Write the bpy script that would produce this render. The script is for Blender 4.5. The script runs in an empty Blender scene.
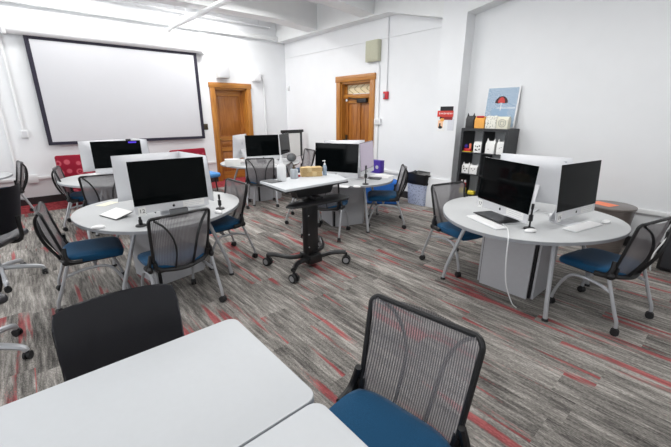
import bpy, bmesh, math, random
from mathutils import Vector, Matrix
random.seed(7)
PI = math.pi
R = math.radians
COL = bpy.context.scene.collection
SC = bpy.context.scene

# ------------------------------------------------------------------ materials
def lin(c):
    c = c / 255.0
    return c / 12.92 if c <= 0.04045 else ((c + 0.055) / 1.055) ** 2.4
def rgb(r, g, b): return (lin(r), lin(g), lin(b), 1.0)

class NT:
    def __init__(s, name):
        s.m = bpy.data.materials.new(name); s.m.use_nodes = True
        s.t = s.m.node_tree; s.b = s.t.nodes['Principled BSDF']; s.out = s.t.nodes['Material Output']
    def n(s, typ, **kw):
        nd = s.t.nodes.new(typ)
        for k, v in kw.items(): setattr(nd, k, v)
        return nd
    def l(s, a, b): s.t.links.new(a, b)
    def math(s, op, a, b=None, c=None):
        nd = s.n('ShaderNodeMath', operation=op)
        for i, v in enumerate((a, b, c)):
            if v is None: continue
            if isinstance(v, (int, float)): nd.inputs[i].default_value = v
            else: s.l(v, nd.inputs[i])
        return nd.outputs[0]
    def ramp(s, fac, stops, interp='LINEAR'):
        nd = s.n('ShaderNodeValToRGB'); nd.color_ramp.interpolation = interp
        el = nd.color_ramp.elements
        while len(el) < len(stops): el.new(0.5)
        for e, (p, c) in zip(el, stops): e.position = p; e.color = c
        s.l(fac, nd.inputs[0]); return nd.outputs[0]
    def mix(s, fac, a, b):
        nd = s.n('ShaderNodeMix', data_type='RGBA')
        for i, v in ((0, fac), (6, a), (7, b)):
            if isinstance(v, (int, float)): nd.inputs[i].default_value = v
            elif isinstance(v, tuple): nd.inputs[i].default_value = v
            else: s.l(v, nd.inputs[i])
        return nd.outputs[2]
    def obj(s): return s.n('ShaderNodeTexCoord').outputs['Object']
    def sep(s, v):
        nd = s.n('ShaderNodeSeparateXYZ'); s.l(v, nd.inputs[0]); return nd.outputs
    def comb(s, x, y, z):
        nd = s.n('ShaderNodeCombineXYZ')
        for i, v in enumerate((x, y, z)):
            if isinstance(v, (int, float)): nd.inputs[i].default_value = v
            else: s.l(v, nd.inputs[i])
        return nd.outputs[0]
    def noise(s, vec, scale, detail=3, rough=0.5):
        nd = s.n('ShaderNodeTexNoise'); nd.inputs['Scale'].default_value = scale
        nd.inputs['Detail'].default_value = detail; nd.inputs['Roughness'].default_value = rough
        if vec is not None: s.l(vec, nd.inputs['Vector'])
        return nd.outputs['Fac']
    def base(s, v):
        if isinstance(v, tuple): s.b.inputs['Base Color'].default_value = v
        else: s.l(v, s.b.inputs['Base Color'])
    def set(s, **kw):
        for k, v in kw.items(): s.b.inputs[k.replace('_', ' ')].default_value = v
        return s
    def bump(s, h, strength=0.2, dist=0.002):
        nd = s.n('ShaderNodeBump'); nd.inputs['Strength'].default_value = strength
        nd.inputs['Distance'].default_value = dist; s.l(h, nd.inputs['Height'])
        s.l(nd.outputs[0], s.b.inputs['Normal'])

def plain(name, col, rough=0.5, metal=0.0, var=0.04, scale=30, coat=0.0, spec=0.5):
    """a simple procedural surface: colour with slight noise variation"""
    t = NT(name); t.set(Roughness=rough, Metallic=metal, Coat_Weight=coat, Specular_IOR_Level=spec)
    if var > 0:
        f = t.noise(t.obj(), scale, 4)
        a = tuple(min(1, c * (1 - var)) for c in col[:3]) + (1,)
        b = tuple(min(1, c * (1 + var)) for c in col[:3]) + (1,)
        t.base(t.ramp(f, [(0.3, a), (0.7, b)]))
    else: t.base(col)
    return t.m

M = {}
M['wall'] = plain('painted_wall', rgb(233, 235, 237), 0.55, var=0.012, scale=3)
M['beamw'] = plain('painted_concrete', rgb(234, 236, 236), 0.7, var=0.02, scale=4)
M['ceil'] = plain('ceiling_paint', rgb(226, 227, 228), 0.8, var=0.02, scale=4)
M['white'] = plain('white_plastic', rgb(232, 233, 234), 0.4, var=0.01)
M['screenw'] = plain('projection_fabric', rgb(200, 201, 205), 0.75, var=0.008, scale=2)
M['black'] = plain('black_plastic', rgb(24, 24, 26), 0.45)
M['blackm'] = plain('black_metal', rgb(22, 22, 24), 0.32, spec=0.6)
M['darkb'] = plain('dark_baseboard', rgb(40, 39, 41), 0.5)
M['navyb'] = plain('screen_border', rgb(28, 24, 44), 0.6)
M['silver'] = plain('silver_tube', rgb(184, 186, 190), 0.38, metal=0.4, var=0.02)
M['alu'] = plain('aluminium', rgb(218, 219, 222), 0.38, metal=0.25, var=0.01)
M['rubber'] = plain('caster_rubber', rgb(30, 30, 32), 0.6)
M['greyhub'] = plain('caster_hub', rgb(150, 150, 152), 0.5)
M['tabletop'] = plain('grey_laminate', rgb(188, 190, 191), 0.5, var=0.015, scale=40, spec=0.3)
M['tabwhite'] = plain('white_laminate', rgb(200, 203, 206), 0.5, var=0.008, scale=40, spec=0.3)
M['edge'] = plain('edge_band', rgb(150, 153, 158), 0.4, var=0.02)
M['ped'] = plain('pedestal_panel', rgb(188, 189, 193), 0.5, var=0.02)
M['vinyl'] = None
M['shelf'] = plain('black_brown_shelf', rgb(42, 44, 47), 0.5, var=0.1, scale=12)
M['paper'] = plain('white_paper', rgb(236, 236, 234), 0.7, var=0.01)
M['papergrey'] = plain('grey_print', rgb(188, 190, 196), 0.7)
M['ink'] = plain('black_ink', rgb(30, 30, 34), 0.7)
M['red'] = plain('red_plastic', rgb(190, 32, 42), 0.4)
M['redprint'] = plain('red_print', rgb(204, 62, 52), 0.6)
M['orange'] = plain('orange_paper', rgb(246, 140, 104), 0.7)
M['amber'] = plain('amber_paper', rgb(238, 172, 82), 0.65)
M['yellow'] = plain('yellow_plastic', rgb(226, 206, 66), 0.45)
M['purple'] = plain('purple_card', rgb(66, 38, 150), 0.5, var=0.1)
M['violetlcd'] = None
M['blueb'] = plain('bright_blue_fabric', rgb(38, 108, 196), 0.8, var=0.12)
M['binblue'] = plain('blue_grey_plastic', rgb(134, 146, 182), 0.45)
M['bag'] = plain('black_bin_liner', rgb(26, 27, 30), 0.28, var=0.2)
M['tan'] = plain('brown_paper_towel', rgb(198, 170, 122), 0.85, var=0.12, scale=60)
M['beige'] = plain('beige_metal', rgb(190, 190, 168), 0.55)
M['brass'] = plain('dark_bronze', rgb(80, 70, 52), 0.4, metal=0.6)
M['gold'] = plain('brass_knob', rgb(150, 120, 60), 0.35, metal=0.8)
M['key'] = plain('white_keys', rgb(240, 240, 240), 0.5, var=0.0)
M['tablet'] = plain('graphite_tablet', rgb(52, 54, 58), 0.4)
M['calc'] = plain('grey_device', rgb(96, 98, 100), 0.5)
M['cream'] = plain('cream_card', rgb(228, 226, 208), 0.7)

t = NT('black_vinyl'); t.set(Roughness=0.38, Specular_IOR_Level=0.6, Coat_Weight=0.35, Coat_Roughness=0.25); t.base(rgb(44, 44, 50))
t.bump(t.noise(t.obj(), 260, 3), 0.12, 0.001); M['vinyl'] = t.m
t = NT('black_glass_screen'); t.base(rgb(8, 11, 12)); t.set(Roughness=0.06, Specular_IOR_Level=0.5, IOR=1.17); M['glass'] = t.m
t = NT('login_mark'); t.base((0, 0, 0, 1)); t.b.inputs['Emission Color'].default_value = rgb(84, 58, 220)
t.b.inputs['Emission Strength'].default_value = 0.9; M['violetlcd'] = t.m
t = NT('clear_plastic'); t.base(rgb(222, 228, 234)); t.set(Roughness=0.15, Transmission_Weight=0.55, IOR=1.3); M['clear'] = t.m
t = NT('clear_blue_gel'); t.base(rgb(196, 214, 232)); t.set(Roughness=0.12, Transmission_Weight=0.55, IOR=1.3); M['gel'] = t.m
t = NT('window_glass'); t.base((1, 1, 1, 1)); t.set(Roughness=0.0, Transmission_Weight=1.0, IOR=1.05); M['pane'] = t.m

# seat fabric
def fabric(name, c1, c2):
    t = NT(name); t.set(Roughness=0.9, Sheen_Weight=0.15, Specular_IOR_Level=0.2)
    o = t.obj(); f = t.noise(o, 420, 2); t.base(t.ramp(f, [(0.3, c1), (0.7, c2)])); t.bump(f, 0.3, 0.001); return t.m
M['seat'] = fabric('blue_seat_fabric', rgb(20, 68, 102), rgb(32, 88, 128))
M['seatb'] = fabric('light_blue_seat_fabric', rgb(76, 140, 206), rgb(98, 162, 226))
# mesh back: woven threads with gaps
def meshmat(name, thread, gap, freq):
    t = NT(name); t.set(Roughness=0.7, Specular_IOR_Level=0.3)
    x, y, z = t.sep(t.obj())
    w = t.math('SINE', t.math('MULTIPLY', x, freq))
    v = t.math('SINE', t.math('MULTIPLY', z, freq * 1.6))
    s = t.math('ADD', t.math('MULTIPLY', w, 0.5), 0.5)
    col = t.mix(s, thread, gap); t.base(col)
    a = t.math('ADD', 0.72, t.math('MULTIPLY', w, -0.26))
    a = t.math('ADD', a, t.math('MULTIPLY', v, 0.08))
    t.l(a, t.b.inputs['Alpha']); return t.m
M['mesh'] = meshmat('grey_mesh_fabric', rgb(84, 82, 86), rgb(180, 176, 177), 570)
# red ring patterned upholstery
t = NT('red_ring_upholstery'); t.set(Roughness=0.85, Specular_IOR_Level=0.2)
vo = t.n('ShaderNodeTexVoronoi'); vo.inputs['Scale'].default_value = 6.5; vo.inputs['Randomness'].default_value = 0.35
t.l(t.obj(), vo.inputs['Vector'])
d = vo.outputs['Distance']
t.base(t.ramp(d, [(0.0, rgb(176, 70, 84)), (0.09, rgb(176, 70, 84)), (0.12, rgb(138, 26, 46)), (0.2, rgb(138, 26, 46)), (0.25, rgb(182, 84, 96)),
                  (0.36, rgb(178, 78, 92)), (0.42, rgb(134, 24, 44)), (1.0, rgb(126, 22, 42))])); M['maroon'] = t.m

# oak door wood
def wood(name, dark, mid, light, axis='z'):
    t = NT(name); t.set(Roughness=0.32, Coat_Weight=0.25)
    x, y, z = t.sep(t.obj())
    if axis == 'z': v = t.comb(t.math('MULTIPLY', x, 26), t.math('MULTIPLY', y, 26), t.math('MULTIPLY', z, 1.6))
    else: v = t.comb(t.math('MULTIPLY', x, 1.6), t.math('MULTIPLY', y, 1.6), t.math('MULTIPLY', z, 26))
    f = t.noise(v, 1.5, 6, 0.6)
    t.base(t.ramp(f, [(0.25, dark), (0.5, mid), (0.75, light)])); return t.m
M['oak'] = wood('varnished_oak', rgb(134, 82, 30), rgb(174, 114, 46), rgb(200, 142, 66))
M['oakh'] = wood('varnished_oak_rail', rgb(134, 82, 30), rgb(174, 114, 46), rgb(200, 142, 66), 'h')
M['oakd'] = wood('varnished_oak_door', rgb(120, 70, 28), rgb(158, 98, 42), rgb(182, 120, 56))
M['drumw'] = wood('grey_brown_laminate', rgb(84, 76, 72), rgb(106, 98, 94), rgb(124, 116, 110), 'h')
t = NT('leaded_glass'); t.set(Roughness=0.2)
x, y, z = t.sep(t.obj())
wv = t.math('ABSOLUTE', t.math('SINE', t.math('ADD', t.math('MULTIPLY', x, 16), t.math('MULTIPLY', t.math('SINE', t.math('MULTIPLY', z, 26)), 1.3))))
t.base(t.ramp(wv, [(0.0, rgb(110, 92, 60)), (0.13, rgb(128, 108, 70)), (0.18, rgb(220, 204, 164)), (1, rgb(226, 212, 176))])); M['leaded'] = t.m

# carpet planks
t = NT('plank_carpet'); t.set(Roughness=0.95, Specular_IOR_Level=0.15)
x, y, z = t.sep(t.obj())
cx = t.math('FLOOR', t.math('DIVIDE', x, 0.25))
wn = t.n('ShaderNodeTexWhiteNoise', noise_dimensions='1D'); t.l(cx, wn.inputs['W'])
yy = t.math('ADD', y, wn.outputs['Value'])
cy = t.math('FLOOR', yy)
wn2 = t.n('ShaderNodeTexWhiteNoise', noise_dimensions='2D'); t.l(t.comb(cx, cy, 0), wn2.inputs['Vector'])
rnd = wn2.outputs['Value']; rc = t.sep(wn2.outputs['Color'])
off = t.math('MULTIPLY', rnd, 37.0)
xo = t.math('ADD', x, off)
v1 = t.comb(t.math('MULTIPLY', xo, 52), t.math('MULTIPLY', y, 4.2), off)
s1 = t.noise(v1, 1.0, 6, 0.66)
v2 = t.comb(t.math('MULTIPLY', xo, 15), t.math('MULTIPLY', y, 1.7), t.math('ADD', off, 5.0))
s2 = t.noise(v2, 1.0, 3, 0.55)
mot = t.noise(t.comb(t.math('MULTIPLY', x, 150), t.math('MULTIPLY', y, 55), 3.0), 1.0, 2, 0.6)
g = t.math('ADD', t.math('MULTIPLY', s1, 0.60), t.math('ADD', t.math('MULTIPLY', s2, 0.40), t.math('MULTIPLY', t.math('SUBTRACT', rc[1], 0.5), 0.10)))
g = t.math('ADD', g, t.math('MULTIPLY', t.math('SUBTRACT', mot, 0.5), 0.34))
grey = t.ramp(g, [(0.28, rgb(58, 55, 54)), (0.40, rgb(94, 91, 88)), (0.52, rgb(136, 132, 127)), (0.64, rgb(178, 173, 167)), (0.78, rgb(212, 207, 199))])
v3 = t.comb(t.math('MULTIPLY', xo, 12.5), t.math('MULTIPLY', y, 0.9), t.math('ADD', off, 11.0))
s3 = t.noise(v3, 1.0, 2.5, 0.5)
rm = t.math('ADD', t.math('ADD', s3, t.math('MULTIPLY', rc[2], 0.09)), t.math('MULTIPLY', t.math('SUBTRACT', mot, 0.5), 0.16))
redmask = t.ramp(rm, [(0.0, (0, 0, 0, 1)), (0.645, (0, 0, 0, 1)), (0.705, (1, 1, 1, 1)), (1, (1, 1, 1, 1))])
redc = t.ramp(g, [(0.3, rgb(106, 38, 44)), (0.75, rgb(194, 92, 94))])
pl = t.mix(t.math('MULTIPLY', redmask, 0.82), grey, redc)
# dark red border carpet along the screen wall
border = t.math('GREATER_THAN', y, 8.12)
bc = t.ramp(t.noise(t.comb(t.math('MULTIPLY', x, 20), t.math('MULTIPLY', y, 9), 0.0), 1.0, 4), [(0.3, rgb(112, 34, 42)), (0.7, rgb(166, 70, 74))])
t.base(t.mix(border, pl, bc))
t.bump(t.noise(t.obj(), 700, 2), 0.35, 0.003)
M['carpet'] = t.m
# perforated bin
t = NT('perforated_blue_plastic'); t.set(Roughness=0.45)
vo = t.n('ShaderNodeTexVoronoi'); vo.inputs['Scale'].default_value = 28; t.l(t.obj(), vo.inputs['Vector'])
t.base(t.ramp(vo.outputs['Distance'], [(0.0, rgb(112, 122, 152)), (0.2, rgb(116, 126, 156)), (0.32, rgb(178, 188, 212)), (1, rgb(184, 194, 218))])); M['perf'] = t.m
# poster: rain streak pattern
t = NT('rain_print'); t.set(Roughness=0.6)
x, y, z = t.sep(t.obj())
f = t.noise(t.comb(t.math('MULTIPLY', y, 150), 0.0, t.math('MULTIPLY', z, 80)), 1.0, 2)
t.base(t.ramp(f, [(0.42, rgb(112, 144, 176)), (0.5, rgb(150, 176, 200)), (0.58, rgb(214, 224, 232))])); M['rain'] = t.m
t = NT('pattern_paper'); t.set(Roughness=0.7)
vo = t.n('ShaderNodeTexVoronoi'); vo.inputs['Scale'].default_value = 48; t.l(t.obj(), vo.inputs['Vector'])
t.base(t.ramp(vo.outputs['Distance'], [(0.0, rgb(110, 110, 104)), (0.24, rgb(130, 130, 122)), (0.34, rgb(226, 225, 214)), (1, rgb(230, 229, 220))])); M['pattern'] = t.m

# ------------------------------------------------------------------ mesh helpers
class MB:
    def __init__(s): s.bm = bmesh.new()
    def box(s, c, d, rz=0.0, bev=0.0, seg=2, rot=None):
        m = Matrix.Translation(Vector(c)) @ (rot.to_4x4() if rot else Matrix.Rotation(rz, 4, 'Z')) @ Matrix.Diagonal((d[0], d[1], d[2], 1))
        g = bmesh.ops.create_cube(s.bm, size=1.0, matrix=m)
        if bev > 0:
            vs = g['verts']; es = list({e for v in vs for e in v.link_edges})
            bmesh.ops.bevel(s.bm, geom=es, offset=bev, segments=seg, profile=0.5, affect='EDGES')
        return s
    def cyl(s, p0, p1, r0, r1=None, seg=14, caps=True):
        r1 = r0 if r1 is None else r1
        p0, p1 = Vector(p0), Vector(p1); d = p1 - p0
        q = d.to_track_quat('Z', 'Y').to_matrix().to_4x4()
        m = Matrix.Translation((p0 + p1) / 2) @ q
        bmesh.ops.create_cone(s.bm, cap_ends=caps, segments=seg, radius1=r0, radius2=r1, depth=d.length, matrix=m)
        return s
    def tube(s, pts, r, seg=8, smooth=0, closed=False, flat=1.0):
        P = [Vector(p) for p in pts]
        if smooth: P = catmull(P, smooth, closed)
        n = len(P); rings = []; up = None
        for i in range(n):
            a = P[i - 1] if (i > 0 or closed) else P[i]; b = P[(i + 1) % n] if (i < n - 1 or closed) else P[i]
            tg = (b - a).normalized()
            if up is None:
                up = Vector((0, 0, 1)) if abs(tg.z) < 0.9 else Vector((0, 1, 0))
            side = tg.cross(up)
            if side.length < 1e-4: side = tg.cross(Vector((1, 0, 0)))
            side.normalize(); up = side.cross(tg).normalized()
            rr = r(i / (n - 1)) if callable(r) else r
            rings.append([s.bm.verts.new(P[i] + side * rr * math.cos(2 * PI * k / seg) + up * rr * flat * math.sin(2 * PI * k / seg)) for k in range(seg)])
        m = n if closed else n - 1
        for i in range(m):
            A, B = rings[i], rings[(i + 1) % n]
            for k in range(seg): s.bm.faces.new((A[k], A[(k + 1) % seg], B[(k + 1) % seg], B[k]))
        if not closed:
            s.bm.faces.new(rings[0]); s.bm.faces.new(list(reversed(rings[-1])))
        return s
    def lathe(s, prof, c=(0, 0, 0), seg=24):
        rings = []
        for r, z in prof:
            rings.append([s.bm.verts.new((c[0] + max(r, 1e-4) * math.cos(2 * PI * k / seg), c[1] + max(r, 1e-4) * math.sin(2 * PI * k / seg), c[2] + z)) for k in range(seg)])
        for A, B in zip(rings, rings[1:]):
            for k in range(seg): s.bm.faces.new((A[k], A[(k + 1) % seg], B[(k + 1) % seg], B[k]))
        s.bm.faces.new(list(reversed(rings[0]))); s.bm.faces.new(rings[-1]); return s
    def prism(s, pts, z0, z1, bev=0.0):
        a = [s.bm.verts.new((x, y, z0)) for x, y in pts]; b = [s.bm.verts.new((x, y, z1)) for x, y in pts]
        s.bm.faces.new(list(reversed(a))); top = s.bm.faces.new(b); n = len(pts)
        for i in range(n): s.bm.faces.new((a[i], a[(i + 1) % n], b[(i + 1) % n], b[i]))
        if bev > 0: bmesh.ops.bevel(s.bm, geom=list(top.edges), offset=bev, segments=2, profile=0.5, affect='EDGES')
        return s
    def slab(s, pts3, th):
        """extruded polygon in any plane: pts3 loop, thickness vector"""
        a = [s.bm.verts.new(Vector(p)) for p in pts3]; b = [s.bm.verts.new(Vector(p) + Vector(th)) for p in pts3]; n = len(a)
        s.bm.faces.new(list(reversed(a))); s.bm.faces.new(b)
        for i in range(n): s.bm.faces.new((a[i], a[(i + 1) % n], b[(i + 1) % n], b[i]))
        return s
    def grid(s, f, nu, nv):
        V = [[s.bm.verts.new(f(i / nu, j / nv)) for i in range(nu + 1)] for j in range(nv + 1)]
        for j in range(nv):
            for i in range(nu): s.bm.faces.new((V[j][i], V[j][i + 1], V[j + 1][i + 1], V[j + 1][i]))
        return s
    def sphere(s, c, r, sc=(1, 1, 1), seg=16):
        m = Matrix.Translation(Vector(c)) @ Matrix.Diagonal((sc[0], sc[1], sc[2], 1))
        bmesh.ops.create_uvsphere(s.bm, u_segments=seg, v_segments=seg // 2, radius=r, matrix=m); return s
    def obj(s, name, mat, parent=None, label=None, sharp=35):
        bmesh.ops.recalc_face_normals(s.bm, faces=s.bm.faces)
        me = bpy.data.meshes.new(name); s.bm.to_mesh(me); s.bm.free()
        for p in me.polygons: p.use_smooth = True
        me.set_sharp_from_angle(angle=R(sharp))
        me.materials.append(M[mat] if isinstance(mat, str) else mat)
        o = bpy.data.objects.new(name, me); COL.objects.link(o)
        if parent: o.parent = parent
        if label: o['label'] = label
        return o

def catmull(P, k, closed=False):
    out = []; n = len(P)
    for i in range(n if closed else n - 1):
        p0 = P[i - 1] if (i > 0 or closed) else P[0] * 2 - P[1]
        p1, p2 = P[i], P[(i + 1) % n]
        p3 = P[(i + 2) % n] if (i + 2 < n or closed) else P[n - 1] * 2 - P[n - 2]
        for j in range(k):
            u = j / k
            out.append(0.5 * ((2 * p1) + (p2 - p0) * u + (2 * p0 - 5 * p1 + 4 * p2 - p3) * u * u + (3 * p1 - p0 - 3 * p2 + p3) * u ** 3))
    if not closed: out.append(P[-1])
    return out
def rrect(w, h, r, n=6, cx=0, cy=0):
    pts = []
    for (sx, sy, a0) in ((1, 1, 0), (-1, 1, 90), (-1, -1, 180), (1, -1, 270)):
        for i in range(n + 1):
            a = R(a0 + 90 * i / n); pts.append((cx + sx * (w / 2 - r) + r * math.cos(a), cy + sy * (h / 2 - r) + r * math.sin(a)))
    return pts

def thing(name, label, cat, loc=(0, 0, 0), rz=0.0, group=None):
    o = bpy.data.objects.new(name, None); COL.objects.link(o); o.empty_display_size = 0.1
    o.location = loc; o.rotation_euler = (0, 0, rz); o['label'] = label; o['category'] = cat
    if group: o['group'] = group
    return o
def tag(o, label, cat, loc=None, rz=None, group=None):
    o['label'] = label; o['category'] = cat
    if loc is not None: o.location = loc
    if rz is not None: o.rotation_euler = (0, 0, rz)
    if group: o['group'] = group
    return o
def struct(o):
    o['kind'] = 'structure'; return o
def dup(src, loc, rz, label, group=None):
    c = src.copy(); COL.objects.link(c); c.location = loc; c.rotation_euler = (0, 0, rz); c['label'] = label
    if group: c['group'] = group
    for ch in src.children:
        d = ch.copy(); COL.objects.link(d); d.parent = c
        for g in ch.children:
            e = g.copy(); COL.objects.link(e); e.parent = d
    return c

# ------------------------------------------------------------------ room shell
X0, X1, Y0, Y1, ZC = -3.4, 5.85, -2.2, 8.9, 4.05
struct(MB().box(((X0 + X1) / 2, (Y0 + Y1) / 2, -0.05), (X1 - X0 + 0.8, Y1 - Y0 + 0.8, 0.1)).obj('floor', 'carpet'))
struct(MB().box(((X0 + X1) / 2, (Y0 + Y1) / 2, ZC + 0.05), (X1 - X0 + 0.8, Y1 - Y0 + 0.8, 0.1)).obj('ceiling', 'ceil'))
# back wall (with the projection screen) with the oak door's opening
DA0, DA1, DAZ = 3.76, 4.61, 2.30
w = MB(); th = 0.4
w.box(((X0 - .4 + DA0) / 2, Y1 + th / 2, ZC / 2), (DA0 - X0 + .4, th, ZC))
w.box(((DA1 + X1 + .4) / 2, Y1 + th / 2, ZC / 2), (X1 + .4 - DA1, th, ZC))
w.box(((DA0 + DA1) / 2, Y1 + th / 2, (ZC + DAZ) / 2), (DA1 - DA0, th, ZC - DAZ))
struct(w.obj('wall_back', 'wall'))
# right wall with the second door's opening
DB0, DB1, DBZ = 5.62, 6.58, 2.38
w = MB()
w.box((X1 + th / 2, (Y0 - .4 + DB0) / 2, ZC / 2), (th, DB0 - Y0 + .4, ZC))
w.box((X1 + th / 2, (DB1 + Y1 + .0) / 2, ZC / 2), (th, Y1 - DB1, ZC))
w.box((X1 + th / 2, (DB0 + DB1) / 2, (ZC + DBZ) / 2), (th, DB1 - DB0, ZC - DBZ))
struct(w.obj('wall_right', 'wall'))
struct(MB().box(((X0 + X1) / 2, Y0 - 0.2, ZC / 2), (X1 - X0 + .8, 0.4, ZC)).obj('wall_front', 'wall'))
# left wall with daylight windows (behind the photographer's left shoulder)
WIN = [(-1.1, 0.9), (2.0, 4.0), (5.1, 7.1)]; WZ0, WZ1 = 1.0, 3.3
w = MB(); yprev = Y0
for a, b in WIN:
    w.box((X0 - 0.2, (yprev + a) / 2, ZC / 2), (0.4, a - yprev, ZC))
    w.box((X0 - 0.2, (a + b) / 2, WZ0 / 2), (0.4, b - a, WZ0)); w.box((X0 - 0.2, (a + b) / 2, (WZ1 + ZC) / 2), (0.4, b - a, ZC - WZ1)); yprev = b
w.box((X0 - 0.2, (yprev + Y1) / 2, ZC / 2), (0.4, Y1 - yprev, ZC))
struct(w.obj('wall_left', 'wall'))
for i, (a, b) in enumerate(WIN):
    wn_ = bpy.data.objects.new('window_%d' % (i + 1), None); COL.objects.link(wn_); struct(wn_); wn_.location = (X0 - 0.2, (a + b) / 2, WZ0)
    f = MB(); W_, H_ = b - a, WZ1 - WZ0
    for s_ in (-1, 1): f.box((0, s_ * (W_ / 2 - 0.03), H_ / 2), (0.08, 0.06, H_)); f.box((0, 0, H_ / 2 + s_ * (H_ / 2 - 0.03)), (0.08, W_, 0.06))
    f.box((0, 0, H_ / 2), (0.06, W_, 0.05)); f.box((0, 0, H_ / 2), (0.06, 0.05, H_)); f.obj('window_frame', 'white', wn_)
# pilaster + beams on the right wall
PX = 5.6
struct(MB().box(((PX + X1) / 2, 3.57, ZC / 2), (X1 - PX, 0.44, ZC)).obj('pilaster', 'wall'))
b = MB()   # wall beam with sloping haunches either side of the pilaster
def beamprof(pts):
    lo = [(PX, y, z) for y, z in pts]; hi = [(PX, y, ZC) for y, z in reversed(pts)]
    b.slab(lo + hi, (X1 - PX, 0, 0))
beamprof([(3.79, 3.2), (5.0, 3.5), (Y1, 3.5)]); beamprof([(Y0, 3.5), (1.6, 3.5), (3.35, 3.2)])
struct(b.obj('wall_beam', 'beamw'))
for i, y in enumerate((7.13, 5.35, 3.38, 1.6, -0.2)):
    b = MB(); x1 = PX
    pts = [(X0, 3.52), (4.6, 3.60), (x1, 3.53)]
    b.slab([(x, y, z) for x, z in pts] + [(x1, y, ZC), (X0, y, ZC)], (0, 0.36, 0)); struct(b.obj('ceiling_beam', 'beamw'))
# ledge on the back wall at beam height
struct(MB().box(((X0 + PX) / 2, Y1 - 0.05, 3.56), (PX - X0, 0.10, 0.10), bev=0.012).obj('trim_1', 'beamw'))
struct(MB().box((X1 - 0.008, (3.79 + Y1) / 2, 3.13), (0.016, Y1 - 3.79, 0.02)).obj('trim_2', 'wall'))
# baseboards and cable trunking
def wallrun(name, mat, z, h, d):
    pass
bb = MB(); bb.box(((X0 + DA0 - .12) / 2, Y1 - 0.01, 0.07), (DA0 - .12 - X0, 0.02, 0.14)); bb.box(((DA1 + .12 + X1) / 2, Y1 - 0.01, 0.07), (X1 - DA1 - .12, 0.02, 0.14))
struct(bb.obj('baseboard_back', 'darkb'))
bb = MB(); bb.box((X1 - 0.01, (Y0 + 3.35) / 2, 0.07), (0.02, 3.35 - Y0, 0.14)); bb.box((X1 - 0.01, (3.79 + DB0 - .1) / 2, 0.07), (0.02, DB0 - .1 - 3.79, 0.14))
bb.box((X1 - 0.01, (DB1 + .14 + Y1) / 2, 0.07), (0.02, Y1 - DB1 - .14, 0.14)); bb.box((PX - 0.008, 3.57, 0.05), (0.02, 0.46, 0.10)); struct(bb.obj('baseboard_right', 'darkb'))
tr = MB(); tr.box(((X0 + DA0 - .15) / 2, Y1 - 0.015, 0.50), (DA0 - .15 - X0, 0.03, 0.06), bev=0.006); struct(tr.obj('trim_3', 'white'))
tr = MB(); tr.box((X1 - 0.015, (Y0 + 2.3) / 2, 0.50), (0.03, 2.3 - Y0, 0.06), bev=0.006); tr.box((X1 - 0.015, (3.8 + DB0 - .12) / 2, 0.50), (0.03, DB0 - .12 - 3.8, 0.06), bev=0.006)
struct(tr.obj('trim_4', 'white'))
tr = MB(); tr.box((PX - 0.02, 3.57, 0.28), (0.05, 0.50, 0.56), bev=0.01); struct(tr.obj('trim_5', 'wall'))
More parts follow.
